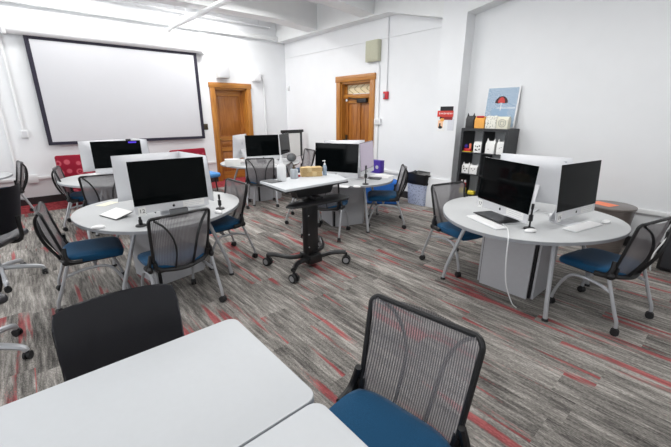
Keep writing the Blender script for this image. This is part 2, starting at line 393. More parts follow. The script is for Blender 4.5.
# oak doors
def door(name, loc, rz, w0, w1, H, recess, panels, transom=None, closer=False, casing=0.12):
    """local: x across the opening, y into the wall, z up; opening x from 0 to w"""
    W_ = w1 - w0; d = bpy.data.objects.new(name, None); COL.objects.link(d); struct(d); d.location = loc; d.rotation_euler = (0, 0, rz)
    f = MB()
    for s_, x in ((-1, -casing / 2), (1, W_ + casing / 2)): f.box((x, -0.015, (H + casing) / 2), (casing, 0.05, H + casing), bev=0.006)
    f.box((-0.012 + 0.02, 0.18, H / 2), (0.04, 0.36, H)); f.box((W_ - 0.008, 0.18, H / 2), (0.04, 0.36, H)); f.obj('door_casing', 'oak', d)
    MB().box((W_ / 2, -0.02, H + casing / 2), (W_ + 2 * casing + 0.04, 0.06, casing), bev=0.008).box((W_ / 2, 0.17, H - 0.02), (W_, 0.34, 0.04)).obj('head_casing', 'oakh', d)
    top = H
    if transom:
        top = transom - 0.05
        MB().box((W_ / 2, recess - 0.01, transom - 0.03), (W_, 0.1, 0.09), bev=0.01).obj('transom_bar', 'oakh', d)
        MB().box((W_ / 2, recess + 0.03, (transom + H) / 2), (W_ - 0.08, 0.01, H - transom - 0.06)).obj('transom_glass', 'leaded', d)
        g = MB()
        for s_ in (-1, 1): g.box((W_ / 2 + s_ * (W_ / 2 - 0.05), recess + 0.02, (transom + H) / 2), (0.06, 0.05, H - transom))
        g.box((W_ / 2, recess + 0.02, H - 0.035), (W_, 0.05, 0.05)); g.obj('transom_frame', 'oakh', d)
    lf = MB().box((W_ / 2, recess + 0.045, top / 2), (W_ - 0.05, 0.03, top - 0.02)).obj('door_leaf', 'oakd', d)
    # stiles and rails standing proud of the panels
    st = MB(); xs = sorted({x for p in panels for x in (p[0], p[1])}); x0, x1 = 0.02, W_ - 0.02
    st.box(((x0 + panels[0][0]) / 2, recess + 0.02, top / 2), (panels[0][0] - x0, 0.03, top - 0.02)); xr = max(p[1] for p in panels)
    st.box(((xr + x1) / 2, recess + 0.02, top / 2), (x1 - xr, 0.03, top - 0.02)); st.obj('stile', 'oakd', lf)
    rl = MB(); zs = sorted({(p[2], p[3]) for p in panels}); prev = 0.01
    for a, b_ in zs + [(top - 0.01, None)]:
        rl.box((W_ / 2, recess + 0.02, (prev + a) / 2), (xr - panels[0][0], 0.03, a - prev)); prev = b_
    rl.obj('rail', 'oakh', lf)
    ml = MB(); nm = 0
    for p in panels:
        if p[1] < xr: ml.box(((p[1] + W_ - p[1]) / 2, recess + 0.02, (p[2] + p[3]) / 2), (W_ - 2 * p[1], 0.03, p[3] - p[2])); nm += 1
    if nm: ml.obj('mullion', 'oakd', lf)
    else: ml.bm.free()
    for p in panels:
        MB().box(((p[0] + p[1]) / 2, recess + 0.03, (p[2] + p[3]) / 2), (p[1] - p[0] - 0.05, 0.02, p[3] - p[2] - 0.05), bev=0.008).obj('panel', 'oakd', lf)
    return d, lf
W_ = DA1 - DA0
dA, lA = door('door_1', (DA0, Y1, 0), 0, DA0, DA1, DAZ, 0.16,
              [(0.13, W_ - 0.13, 1.12, 2.12), (0.13, W_ - 0.13, 0.84, 1.02), (0.13, W_ - 0.13, 0.2, 0.74)])
k = MB().cyl((0.08, 0.16, 1.05), (0.08, 0.12, 1.05), 0.012).sphere((0.08, 0.10, 1.05), 0.03).obj('door_knob', 'gold', lA)
W_ = DB1 - DB0
dB, lB = door('door_2', (X1, DB1, 0), -PI / 2, DB0, DB1, DBZ, 0.12,
              [(0.12, W_ / 2 - 0.05, 1.0, 1.92), (W_ / 2 + 0.05, W_ - 0.12, 1.0, 1.92), (0.12, W_ / 2 - 0.05, 0.2, 0.88), (W_ / 2 + 0.05, W_ - 0.12, 0.2, 0.88)],
              transom=2.10, casing=0.13)
MB().box((0.62, 0.09, 1.97), (0.3, 0.07, 0.09), bev=0.008).tube([(0.5, 0.05, 2.0), (0.35, -0.02, 2.03), (0.2, 0.06, 2.05)], 0.012, 6).obj('door_closer', 'black', lB, 'black door closer')
MB().box((0.09, 0.1, 1.08), (0.05, 0.02, 0.24)).cyl((0.09, 0.1, 1.08), (0.09, 0.03, 1.08), 0.012).sphere((0.09, 0.02, 1.08), 0.028).obj('door_knob', 'brass', lB)
MB().cyl((0.1, 0.11, 1.99), (0.1, 0.085, 1.99), 0.03).obj('door_alarm_contact', 'white', lB, 'round white disc')

# ------------------------------------------------------------------ wall fittings
t = thing('projection_screen', 'large white projection screen with dark border on the back wall', 'projection screen', (0, Y1, 0))
MB().box((1.85, -0.10, 2.065), (2.90, 0.006, 1.79)).obj('screen_fabric', 'screenw', t)
fr = MB(); sx0, sx1, sz0, sz1 = 0.34, 3.37, 1.11, 3.02
for s_, x in ((0, sx0 + .035), (1, sx1 - .03)): fr.box((x, -0.10, (sz0 + sz1) / 2), (0.07, 0.008, sz1 - sz0))
fr.box(((sx0 + sx1) / 2, -0.10, sz1 - 0.03), (sx1 - sx0, 0.0085, 0.06)); fr.box(((sx0 + sx1) / 2, -0.10, sz0 + 0.03), (sx1 - sx0, 0.0085, 0.06)); fr.obj('screen_border', 'navyb', t)
MB().tube([(0.12, -0.10, 3.09), (3.5, -0.10, 3.09)], 0.09, 14, flat=0.9).obj('roller_housing', 'white', t)
for x_ in (0.10, 3.53): MB().box((x_, -0.09, 3.09), (0.06, 0.18, 0.18), bev=0.01).obj('end_cap', 'white', t)
MB().box((3.58, -0.05, 3.1), (0.10, 0.05, 0.05)).box((3.5, -0.185, 3.11), (0.04, 0.004, 0.03)).obj('cable_plug', 'white', t)
t = thing('wall_speaker', 'white box loudspeaker on the back wall above the oak door', 'speaker', (3.97, Y1 - 0.11, 2.5))
MB().box((0, 0, 0.27), (0.28, 0.2, 0.52), bev=0.015).obj('cabinet', plain('off_white_cabinet', rgb(214, 215, 213), 0.5, var=0.01), t); MB().box((0, -0.102, 0.27), (0.24, 0.01, 0.47), bev=0.004).obj('grille', 'alu', t)
MB().box((0, 0.10, 0.27), (0.1, 0.05, 0.16)).obj('bracket', 'white', t)
t = thing('wall_panel_box', 'small white junction box high on back wall right of the speaker', 'junction box', (4.91, Y1 - 0.06, 2.5))
MB().box((0, 0, 0.1), (0.22, 0.1, 0.21), bev=0.01).obj('box_body', 'white', t); MB().box((0, -0.055, 0.1), (0.18, 0.012, 0.17), bev=0.004).obj('cover', 'white', t)
tag(MB().tube([(5.08, Y1 - 0.02, 2.62), (5.13, Y1 - 0.02, 2.5), (5.14, Y1 - 0.02, 0.2)], 0.017, 8).box((5.08, Y1 - .02, 2.68), (0.05, 0.03, 0.05)).obj('conduit', 'white'), 'white conduit running down the back wall beside the small junction box', 'conduit')
t = thing('switch_plate', 'dark bronze switch plate beside the right edge of the projection screen', 'switch', (3.46, Y1, 1.31))
MB().box((0, -0.006, 0.07), (0.10, 0.012, 0.14), bev=0.004).obj('plate', 'brass', t); MB().box((0, -0.016, 0.07), (0.02, 0.015, 0.04)).obj('toggle', 'black', t)
t = thing('outlet_box', 'white outlet box low at the end of the conduit left of projection screen', 'outlet', (0.03, Y1, 1.26))
MB().box((0, -0.025, 0.07), (0.11, 0.05, 0.14), bev=0.008).obj('box_body', 'white', t); MB().box((0, -0.053, 0.07), (0.07, 0.006, 0.1)).obj('socket_plate', 'alu', t)
tag(MB().tube([(0.02, Y1 - 0.021, 3.02), (0.02, Y1 - 0.021, 1.39)], 0.022, 8).obj('conduit', 'white'), 'white conduit dropping from the screen housing to the outlet box', 'conduit')
tag(MB().tube([(-0.22, Y1 - 0.02, 3.45), (-0.22, Y1 - 0.02, 0.55)], 0.022, 8).obj('conduit', 'white'), 'leftmost white conduit running down the back wall to trunking', 'conduit')
tag(MB().box((-0.02, Y1 - 0.045, 0.50), (0.16, 0.03, 0.16), bev=0.008).obj('outlet_box', 'white'), 'square white socket box on the trunking below the projection screen', 'outlet')
c = MB().tube([(X0 + 0.1, Y1 - 0.16, 3.83), (5.3, Y1 - 0.16, 3.80)], 0.016, 8)
for x in (1.2, 3.0, 5.0): c.cyl((x, Y1 - 0.16, 3.81), (x, Y1 - 0.16, ZC - 0.001), 0.01, seg=6)
c.sphere((5.3, Y1 - 0.16, 3.80), 0.03); tag(c.obj('thin_pipe', 'alu'), 'thin grey pipe hung along the top of the back wall', 'pipe')
c = MB().tube([(2.82, Y1 - 0.16, 3.40), (2.84, Y1 - 0.25, 3.44), (2.90, 7.55, 3.45), (3.02, 2.5, 3.45)], 0.045, 10); c.cyl((2.9, 7.9, 3.45), (2.9, 7.9, ZC - 0.001), 0.012, seg=6); c.cyl((2.97, 4.6, 3.45), (2.97, 4.6, ZC - 0.001), 0.012, seg=6); c.box((2.9, 7.9, 3.52), (0.26, 0.05, 0.03))
c.sphere((2.82, Y1 - 0.15, 3.40), 0.05); tag(c.obj('sprinkler_pipe', 'white'), 'thick white pipe hung below the ceiling running out from the back wall', 'pipe')
t = thing('wall_clock_box', 'beige metal box high on right wall above the second oak door', 'wall box', (X1, 5.53, 2.72))
MB().box((-0.05, 0, 0.2), (0.10, 0.36, 0.40), bev=0.01).obj('box_body', 'beige', t); MB().box((-0.104, 0, 0.2), (0.01, 0.32, 0.36), bev=0.003).obj('cover', 'beige', t)
c = MB().tube([(X1 - 0.02, 5.42, 2.72), (X1 - 0.02, 5.37, 2.6), (X1 - 0.02, 5.36, 0.55)], 0.014, 8); tag(c.obj('conduit', 'white'), 'white conduit running down from the beige box beside the door', 'conduit')
t = thing('card_reader', 'small white box on the conduit right of the second oak door', 'junction box', (X1, 5.36, 1.47))
MB().box((-0.03, 0, 0.06), (0.06, 0.17, 0.12), bev=0.008).obj('box_body', 'white', t); MB().box((-0.063, 0, 0.07), (0.006, 0.1, 0.06)).obj('cover', 'alu', t)
c = MB().tube([(X1 - 0.02, 5.17, 3.49), (X1 - 0.02, 5.15, 2.12)], 0.014, 8); tag(c.obj('conduit', 'alu'), 'grey conduit dropping from the beam to the red fire alarm', 'conduit')
t = thing('fire_alarm', 'red fire alarm with white strobe on the right wall', 'fire alarm', (X1, 5.16, 1.97))
MB().box((-0.025, 0, 0.08), (0.05, 0.12, 0.15), bev=0.008).obj('housing', 'red', t); MB().box((-0.056, 0.025, 0.07), (0.02, 0.04, 0.09), bev=0.005).obj('strobe', 'clear', t)
t = thing('motion_sensor', 'tiny white motion sensor in the far corner of the walls', 'sensor', (X1 - 0.03, 8.75, 2.3))
MB().sphere((0, 0, 0.06), 0.05, (0.6, 0.8, 1.3), 12).obj('lens', 'white', t); MB().box((0.02, 0, 0.06), (0.02, 0.06, 0.12)).obj('mount', 'white', t)

# notices on the pilaster
xp = PX - 0.001
t = thing('banner_notice', 'red and black paper banner taped to the white pilaster', 'notice', (xp, 3.57, 1.62))
MB().box((-0.002, -0.01, 0.085), (0.004, 0.25, 0.21)).obj('black_sheet', 'ink', t)
MB().box((-0.005, 0.01, 0.07), (0.004, 0.31, 0.10)).obj('red_strip', 'redprint', t)
MB().box((-0.004, -0.03, 0.0), (0.004, 0.21, 0.06)).obj('lower_strip', plain('dark_red_print', rgb(140, 36, 40), 0.6), t)
l = MB()
for i in range(9): l.box((-0.0075, 0.12 - i * 0.03, 0.075), (0.002, 0.013, 0.022 if i % 3 else 0.03))
l.obj('lettering', 'paper', t)
MB().box((-0.007, 0.06, -0.03), (0.003, 0.07, 0.05)).obj('tab', 'amber', t)
t = thing('photo_notice', 'small notice with orange and black picture, below the red banner', 'notice', (xp, 3.65, 1.42))
MB().box((-0.002, 0, 0.08), (0.004, 0.15, 0.20)).obj('sheet', 'paper', t); MB().box((-0.005, 0.01, 0.10), (0.002, 0.10, 0.12)).obj('picture', plain('peach_print', rgb(240, 196, 160), 0.6), t)
MB().sphere((-0.005, 0.01, 0.045), 0.045, (0.05, 1, 0.6), 10).box((-0.005, 0.02, 0.08), (0.003, 0.03, 0.06)).obj('figure', 'ink', t)
tag(MB().box((0, 0, 0.08), (0.004, 0.12, 0.19)).obj('text_notice', plain('notice_print', rgb(214, 216, 222), 0.6), None), 'pale grey text notice, right of the orange and black picture notice', 'notice', (xp - 0.002, 3.46, 1.43))

# ------------------------------------------------------------------ mesh-back chair
def make_castor(bm, x, y, ang=0.0, r=0.03):
    c, s_ = math.cos(ang), math.sin(ang)
    for k in (-1, 1):
        a = Vector((x + k * 0.007 * c, y + k * 0.007 * s_, r)); b = Vector((x + k * 0.022 * c, y + k * 0.022 * s_, r)); bm.cyl(a, b, r, seg=12)
    bm.cyl((x, y, r), (x, y, 0.075), 0.011, seg=8); bm.sphere((x, y, r + 0.012), 0.025, (0.9, 0.9, 0.9), 8)
def back_pt(u, v, dy=0.0, top=0.485):
    """u -1..1 across, v 0..1 up the back"""
    hw = 0.228 + 0.024 * v
    return Vector((u * hw, -0.190 - 0.120 * v + 0.07 * u * u - 0.025 * math.sin(v * PI) + dy, 0.430 + top * v))
def back_outline(top=0.485):
    pts = []; W2 = 0.245
    o = rrect(2, 2, 0.0001, 1)
    path = []
    rb, rt = 0.36, 0.13   # corner radii in unit square (v scaled)
    def arc(cx, cv, ru, rv, a0, a1, n=6):
        for i in range(n + 1):
            a = R(a0 + (a1 - a0) * i / n); path.append((cx + ru * math.cos(a), cv + rv * math.sin(a)))
    arc(1 - rb, rb * .55, rb, rb * .55, 270, 360); arc(1 - rt, 1 - rt * .6, rt, rt * .6, 0, 90); arc(-1 + rt, 1 - rt * .6, rt, rt * .6, 90, 180); arc(-1 + rb, rb * .55, rb, rb * .55, 180, 270)
    return path
def make_chair(name, label, top=0.485):
    t = thing(name, label, 'chair', group='mesh-back nesting chairs')
    # seat cushion
    s = MB()
    def seat_f(u, v):
        a, b_ = u * 2 - 1, v * 2 - 1
        r = 0.0
        x = 0.25 * a * (1 - 0.10 * b_ ** 4) ; y = 0.06 + 0.235 * b_ * (1 - (0.08 if b_ > 0 else 0.20) * a ** 4)
        e = max(abs(a), abs(b_)); z = 0.500 - 0.022 * e ** 6 - (0.03 * max(0, b_ - 0.4) ** 2) + 0.012 * (a * a) * (1 - b_) / 2
        return Vector((x, y, z))
    n = 14; top_v = [[s.bm.verts.new(seat_f(i / n, j / n)) for i in range(n + 1)] for j in range(n + 1)]
    for j in range(n):
        for i in range(n): s.bm.faces.new((top_v[j][i], top_v[j][i + 1], top_v[j + 1][i + 1], top_v[j + 1][i]))
    loop = [top_v[0][i] for i in range(n)] + [top_v[j][n] for j in range(n)] + [top_v[n][n - i] for i in range(n)] + [top_v[n - j][0] for j in range(n)]
    prev = loop
    for dz, k in ((0.025, 1.02), (0.055, 0.97)):
        cur = [s.bm.verts.new((v.co.x * k, 0.06 + (v.co.y - 0.06) * k, v.co.z - dz)) for v in loop]
        for i in range(len(loop)):
            j = (i + 1) % len(loop); s.bm.faces.new((prev[i], cur[i], cur[j], prev[j]))
        prev = cur
    s.bm.faces.new(prev); s.obj('seat', 'seat', t, sharp=60)
    MB().box((0, 0.05, 0.418), (0.42, 0.39, 0.03), bev=0.012).obj('seat_pan', 'black', t)
    # back
    path = back_outline(top)
    MB().tube([back_pt(u, v, 0, top) for u, v in path], 0.0125, 8, closed=True).obj('back_frame', 'black', t)
    m = MB(); rb, rt = 0.36, 0.13
    def hw(v):
        if v < rb * .55: return 1 - rb + rb * math.sqrt(max(0, 1 - (1 - v / (rb * .55)) ** 2))
        if v > 1 - rt * .6: return 1 - rt + rt * math.sqrt(max(0, 1 - ((v - 1 + rt * .6) / (rt * .6)) ** 2))
        return 1.0
    m.grid(lambda u, v: back_pt((u * 2 - 1) * hw(v), v, 0.0125, top), 16, 20); m.obj('back_mesh', 'mesh', t, sharp=80)
    for sg in (-1, 1):
        MB().tube([back_pt(sg * 0.86, 0.97, -0.008, top), back_pt(sg * 0.62, 0.84, -0.02, top), back_pt(sg * 0.42, 0.62, -0.026, top), back_pt(sg * 0.34, 0.36, -0.026, top), back_pt(sg * 0.33, 0.02, -0.006, top)],
                  0.0135, 8, smooth=5, flat=0.6).obj('back_support', 'black', t)
    # lower back shell joining the frame to the brackets
    MB().tube([back_pt(-1.0, 0.2, -0.004, top), back_pt(-0.86, 0.04, -0.008, top), back_pt(0, -0.015, -0.008, top), back_pt(0.86, 0.04, -0.008, top), back_pt(1.0, 0.2, -0.004, top)], 0.020, 8, smooth=6, flat=1.2).obj('back_carrier', 'black', t)
    for sg in (-1, 1):
        MB().tube([(sg * 0.262, -0.04, 0.445), (sg * 0.270, -0.12, 0.46), (sg * 0.266, -0.15, 0.51), (sg * 0.246, -0.147, 0.585)], lambda q: 0.024 - 0.008 * q, 8, smooth=4).sphere((sg * 0.268, -0.15, 0.462), 0.032, (0.75, 1.1, 1.0), 10).obj('bracket', 'black', t)
        MB().tube([(sg * 0.268, -0.14, 0.46), (sg * 0.274, -0.235, 0.20), (sg * 0.275, -0.268, 0.12), (sg * 0.275, -0.275, 0.065)], 0.0145, 8, smooth=4).obj('rear_leg', 'silver', t)
        MB().tube([(sg * 0.255, -0.185, 0.325), (sg * 0.235, -0.05, 0.355), (sg * 0.232, 0.13, 0.350), (sg * 0.238, 0.215, 0.25), (sg * 0.242, 0.262, 0.12), (sg * 0.242, 0.27, 0.065)], 0.0135, 8, smooth=4).obj('front_leg', 'silver', t)
        c = MB(); make_castor(c, sg * 0.275, -0.275, R(20)); c.obj('castor', 'rubber', t)
        c = MB(); make_castor(c, sg * 0.242, 0.27, R(-15)); c.obj('castor', 'rubber', t)
    MB().tube([(-0.233, 0.05, 0.352), (0.233, 0.05, 0.352)], 0.012, 8).cyl((-0.12, 0.05, 0.36), (-0.12, 0.05, 0.405), 0.02).cyl((0.12, 0.05, 0.36), (0.12, 0.05, 0.405), 0.02).obj('crossbar', 'silver', t)
    return t
CH = [
    (0.845, 0.69, 187, 'mesh-back chair with bright blue seat in the foreground beside white tables'),
    (0.24, 3.91, -4, 'mesh-back chair with blue seat at the left side of the left front round table'),
    (0.83, 3.18, 95, 'mesh-back chair pushed up in front of the left front round table'),
    (1.59, 3.95, 182, 'mesh-back chair tucked in at the right side of the left front round table'),
    (3.61, 0.58, 76, 'mesh-back chair at the near right side of the large right round table'),
    (3.58, 1.97, -104, 'mesh-back chair behind the right round table, in front of black shelf unit'),
    (4.17, 3.60, 134, 'mesh-back chair at the centre round table nearest the trash bin'),
    (3.12, 3.80, 30, 'mesh-back chair facing the centre round table directly behind the standing cart'),
    (3.32, 4.60, -44, 'mesh-back chair at the far left side of the centre round table'),
    (3.28, 5.98, 62, 'mesh-back chair in front of the far round table by the oak door'),
    (4.60, 6.55, 170, 'dark mesh-back chair at the right side of the far round table'),
    (0.53, 6.70, -10, 'mesh-back chair at left end of far left round table, before red lounge chair'),
    (0.72, 5.78, 82, 'mesh-back chair in front of the far left round table'),
    (-0.38, 7.95, 186, 'mesh-back chair at far left edge near the back wall under the screen'),
]
proto = make_chair('mesh_chair', CH[0][3])
chairs = [proto]
proto.location = (CH[0][0], CH[0][1], 0); proto.rotation_euler = (0, 0, R(CH[0][2] - 90))
for x, y, a, lb in CH[1:]: chairs.append(dup(proto, (x, y, 0), R(a - 90), lb))

# task chairs with star bases at the left edge
def make_task(name, label):
    t = thing(name, label, 'chair', group='task chairs at the left edge')
    MB().box((0, 0.0, 0.475), (0.48, 0.46, 0.07), bev=0.03, seg=3).obj('seat', 'vinyl', t)
    s = MB(); s.grid(lambda u, v: Vector(((u * 2 - 1) * (0.23 - 0.03 * v ** 4), -0.22 - 0.10 * v + 0.05 * (u * 2 - 1) ** 2, 0.55 + 0.46 * v)), 10, 10)
    bmesh.ops.solidify(s.bm, geom=s.bm.faces[:], thickness=0.035); s.obj('backrest', 'vinyl', t)
    MB().tube([(0, -0.1, 0.43), (0, -0.27, 0.46), (0, -0.29, 0.7)], 0.02, 8, smooth=4).obj('back_bar', 'black', t)
    for sg in (-1, 1): MB().tube([(sg * 0.2, 0, 0.44), (sg * 0.3, 0.0, 0.5), (sg * 0.3, 0.0, 0.66), (sg * 0.29, 0.13, 0.68), (sg * 0.29, -0.12, 0.68)], 0.012, 8, smooth=3).obj('armrest', 'black', t)
    MB().cyl((0, 0, 0.1), (0, 0, 0.44), 0.028).obj('gas_column', 'silver', t)
    for i in range(5):
        a = R(72 * i); c, s_ = math.cos(a), math.sin(a)
        MB().tube([(0.02 * c, 0.02 * s_, 0.15), (0.16 * c, 0.16 * s_, 0.135), (0.33 * c, 0.33 * s_, 0.10), (0.36 * c, 0.36 * s_, 0.065)], lambda q: 0.029 - 0.009 * q, 8, smooth=3).obj('leg', 'silver', t)
        k = MB(); make_castor(k, 0.36 * c, 0.36 * s_, a); k.obj('castor', 'rubber', t)
    return t
tk = make_task('task_chair', 'black task chair with silver star base at the left edge, middle row')
tk.location = (-0.46, 4.86, 0); tk.rotation_euler = (0, 0, R(62))
tk2 = dup(tk, (-0.60, 3.25, 0), R(116), 'silver star base of a task chair at the lower left edge')

for ch in list(tk2.children):
    if ch.name.startswith('armrest'): bpy.data.objects.remove(ch)

# black vinyl chair in the foreground
t = thing('vinyl_chair', 'black vinyl chair with curved back pushed under the white foreground table', 'chair', (0.165, 1.53, 0), R(176))
s = MB()
def vb(u, v):
    a = u * 2 - 1; hwid = 0.265 - 0.012 * v - 0.02 * (1 - v); hwid *= 1 - 0.06 * max(0, v - 0.8) ** 1.0 * 5 * abs(a) ** 6
    return Vector((a * hwid, -0.17 - 0.10 * v + 0.05 * a * a, 0.53 + 0.365 * v - 0.012 * max(0, v - .75) * 4 * abs(a) ** 6 + 0.004 * (1 - a * a) * v))
s.grid(vb, 16, 12); bmesh.ops.solidify(s.bm, geom=s.bm.faces[:], thickness=0.05)
o = s.obj('backrest', 'vinyl', t, sharp=60); bv = o.modifiers.new('bevel', 'BEVEL'); bv.width = 0.018; bv.segments = 3; bv.limit_method = 'ANGLE'; bv.angle_limit = R(50)
MB().box((0, 0.05, 0.44), (0.46, 0.44, 0.08), bev=0.03, seg=3).obj('seat', 'vinyl', t)
for sg in (-1, 1):
    MB().tube([(sg * 0.222, -0.30, 0.003), (sg * 0.222, -0.21, 0.40), (sg * 0.225, -0.235, 0.62), (sg * 0.225, -0.27, 0.80)], 0.013, 8, smooth=4).obj('rear_leg', 'silver', t)
    MB().tube([(sg * 0.222, 0.30, 0.003), (sg * 0.22, 0.22, 0.40), (sg * 0.22, -0.21, 0.40)], 0.013, 8).obj('front_leg', 'silver', t)

# ------------------------------------------------------------------ foreground white tables
def rect_table(label, x0, x1, y0, y1, rad=0.045):
    t = thing('rectangular_table', label, 'table', ((x0 + x1) / 2, (y0 + y1) / 2, 0), 0, 'white rectangular tables')
    w_, d_ = x1 - x0, y1 - y0
    MB().prism(rrect(w_ - .004, d_ - .004, rad, 8), 0.734, 0.740, bev=0.0015).obj('tabletop', 'tabwhite', t)
    MB().prism(rrect(w_, d_, rad, 8), 0.71, 0.735, bev=0.002).obj('edge_band', 'edge', t)
    for sx in (-1, 1):
        for sy in (-1, 1): MB().cyl((sx * (w_ / 2 - .09), sy * (d_ / 2 - .09), 0.715), (sx * (w_ / 2 - .07), sy * (d_ / 2 - .07), 0.0), 0.022, 0.018).obj('leg', 'silver', t)
    MB().box((0, 0, 0.69), (w_ - .3, 0.03, 0.04)).box((-(w_ / 2 - .1), 0, 0.69), (0.03, d_ - .2, 0.04)).box(((w_ / 2 - .1), 0, 0.69), (0.03, d_ - .2, 0.04)).obj('apron_frame', 'silver', t)
rect_table('white laminate table with rounded corners, upper one of the foreground pair', -0.95, 0.617, 0.805, 1.482)
rect_table('white laminate table at the bottom edge, in front of the other white table', -0.95, 0.607, 0.14, 0.799)

# ------------------------------------------------------------------ round computer tables
def table_outline(phi0, r0=0.812, amp=0.034, n=96):
    return [((r0 + amp * math.cos(3 * (2 * PI * i / n - R(phi0)))) * math.cos(2 * PI * i / n), (r0 + amp * math.cos(3 * (2 * PI * i / n - R(phi0)))) * math.sin(2 * PI * i / n)) for i in range(n)]
def round_table(label, x, y, phi0, legrot, pedrot, r0=0.812):
    t = thing('round_table', label, 'table', (x, y, 0), 0, 'round grey computer tables')
    MB().prism(table_outline(phi0, r0), 0.712, 0.737, bev=0.003).obj('edge_band', 'edge', t)
    MB().prism(table_outline(phi0, r0 - 0.004), 0.733, 0.740, bev=0.002).obj('tabletop', 'tabletop', t)
    q = Matrix.Rotation(R(pedrot), 3, 'Z'); h = 0.27
    for i in range(4):
        m = q @ Matrix.Rotation(PI / 2 * i, 3, 'Z'); c = m @ Vector((h, 0, 0.355))
        MB().box(c, (0.02, 2 * h - 0.07, 0.71), rot=m).obj('pedestal_panel', 'ped', t)
    MB().box((0, 0, 0.355), (2 * h - 0.035, 2 * h - 0.035, 0.70), rz=R(pedrot)).obj('pedestal_core', 'black', t)
    for a in (0, 90, 180, 270):
        f = R(a + legrot); g = R(a + legrot + (8 if a % 180 == 0 else -5))
        F = Vector((0.725 * math.cos(f), 0.725 * math.sin(f), 0.012)); K = Vector((0.70 * math.cos(f), 0.70 * math.sin(f), 0.16)); T = Vector((0.50 * math.cos(g), 0.50 * math.sin(g), 0.71))
        l = MB().tube([T, K, F], 0.019, 10).obj('leg', 'silver', t)
        MB().cyl((F.x, F.y, 0.0), (F.x, F.y, 0.022), 0.028, 0.022).obj('foot', 'rubber', l)
    return t
round_table('large grey round table with three computers on the right, nearest the black shelf', 3.615, 1.316, 65, 43, 0)
round_table('grey round table with three computers at left, nearest the white foreground table', 0.98, 3.985, 13, 40, 12)
round_table('grey round table in the centre behind the standing cart', 3.74, 4.16, 30, 80, -18)
round_table('grey round table in the far corner near the oak door', 3.62, 6.50, 20, 45, 0, 0.80)
round_table('grey round table at far left below the projection screen', 1.05, 6.42, 30, 45, 0, 0.80)
round_table('grey round table at the far left edge, partly out of frame', -1.06, 7.85, 30, 45, 0, 0.80)

# ------------------------------------------------------------------ desktop computers
def apple_mark(mb, cx, cz, r, y):
    """small fruit-shaped maker's mark made of an outline with a bite and a leaf"""
    pts = []
    for i in range(36):
        a = 2 * PI * i / 36; rr = r * (1 - 0.18 * max(0, math.sin(a)) ** 6 - 0.08 * max(0, -math.sin(a)) ** 8)
        x, z = rr * math.cos(a) * 0.92, rr * math.sin(a)
        dx, dz = x - r * 1.12, z - r * 0.1; dd = math.hypot(dx, dz)
        if dd < r * 0.45: x, z = r * 1.12 + dx / dd * r * 0.45, r * 0.1 + dz / dd * r * 0.45
        pts.append((cx + x, y, cz + z))
    mb.slab(pts, (0, -0.001, 0)); mb.slab([(cx, y, cz + r * 0.95), (cx + r * .35, y, cz + r * 1.15), (cx + r * .42, y, cz + r * 1.55), (cx + .05 * r, y, cz + r * 1.35)], (0, -0.001, 0))
TILT = math.tan(R(4))
def make_mac(name, label):
    t = thing(name, label, 'computer', group='silver all-in-one desktop computers')
    ZB, ZT, HW = 0.085, 0.555, 0.33
    def fy(z): return (z - ZB) * TILT
    s = MB(); n, m = 16, 12
    def back(u, v):
        a, b_ = u * 2 - 1, v * 2 - 1; z = ZB + (ZT - ZB) * v
        return Vector((a * HW, fy(z) + 0.007 + 0.042 * (1 - a ** 4) * (1 - b_ ** 4), z))
    B = [[s.bm.verts.new(back(i / n, j / m)) for i in range(n + 1)] for j in range(m + 1)]
    for j in range(m):
        for i in range(n): s.bm.faces.new((B[j][i], B[j][i + 1], B[j + 1][i + 1], B[j + 1][i]))
    loop = [B[0][i] for i in range(n)] + [B[j][n] for j in range(m)] + [B[m][n - i] for i in range(n)] + [B[m - j][0] for j in range(m)]
    fr = [s.bm.verts.new((v.co.x, fy(v.co.z), v.co.z)) for v in loop]
    for i in range(len(loop)): j = (i + 1) % len(loop); s.bm.faces.new((loop[i], loop[j], fr[j], fr[i]))
    s.bm.faces.new(fr)
    body = s.obj('housing', 'alu', t)
    zc = ZB + 0.072
    MB().slab([(-HW, fy(zc) - 0.002, zc), (HW, fy(zc) - 0.002, zc), (HW, fy(ZT) - 0.002, ZT), (-HW, fy(ZT) - 0.002, ZT)], (0, 0.0018, 0)).obj('screen', 'glass', t)
    a = MB(); apple_mark(a, 0, ZB + 0.036, 0.013, fy(ZB + 0.036) - 0.0004); a.obj('logo', 'ink', body)
    a = MB(); apple_mark(a, 0, ZB + 0.30, 0.03, fy(ZB + 0.3) + 0.051); a.obj('logo', 'papergrey', body)
    st = MB(); st.box((0, 0.065, 0.004), (0.21, 0.20, 0.008), bev=0.003)
    pts = [(0, 0.16, 0.006), (0, 0.165, 0.03), (0, 0.12, 0.14), (0, 0.06, 0.27)]
    P = catmull([Vector(p) for p in pts], 5)
    rows = [[st.bm.verts.new((x, p.y + dy, p.z)) for x, dy in ((-0.095, 0), (0.095, 0), (0.095, 0.008), (-0.095, 0.008))] for p in P]
    for A, C in zip(rows, rows[1:]):
        for i in range(4): st.bm.faces.new((A[i], A[(i + 1) % 4], C[(i + 1) % 4], C[i]))
    st.bm.faces.new(rows[0]); st.bm.faces.new(rows[-1]); st.obj('stand', 'alu', t)
    c = MB().tube([(0.05, 0.06, 0.18), (0.06, 0.11, 0.10), (0.09, 0.16, 0.02), (0.16, 0.2, 0.006)], 0.004, 6, smooth=4).obj('power_cable', 'white', t)
    return t
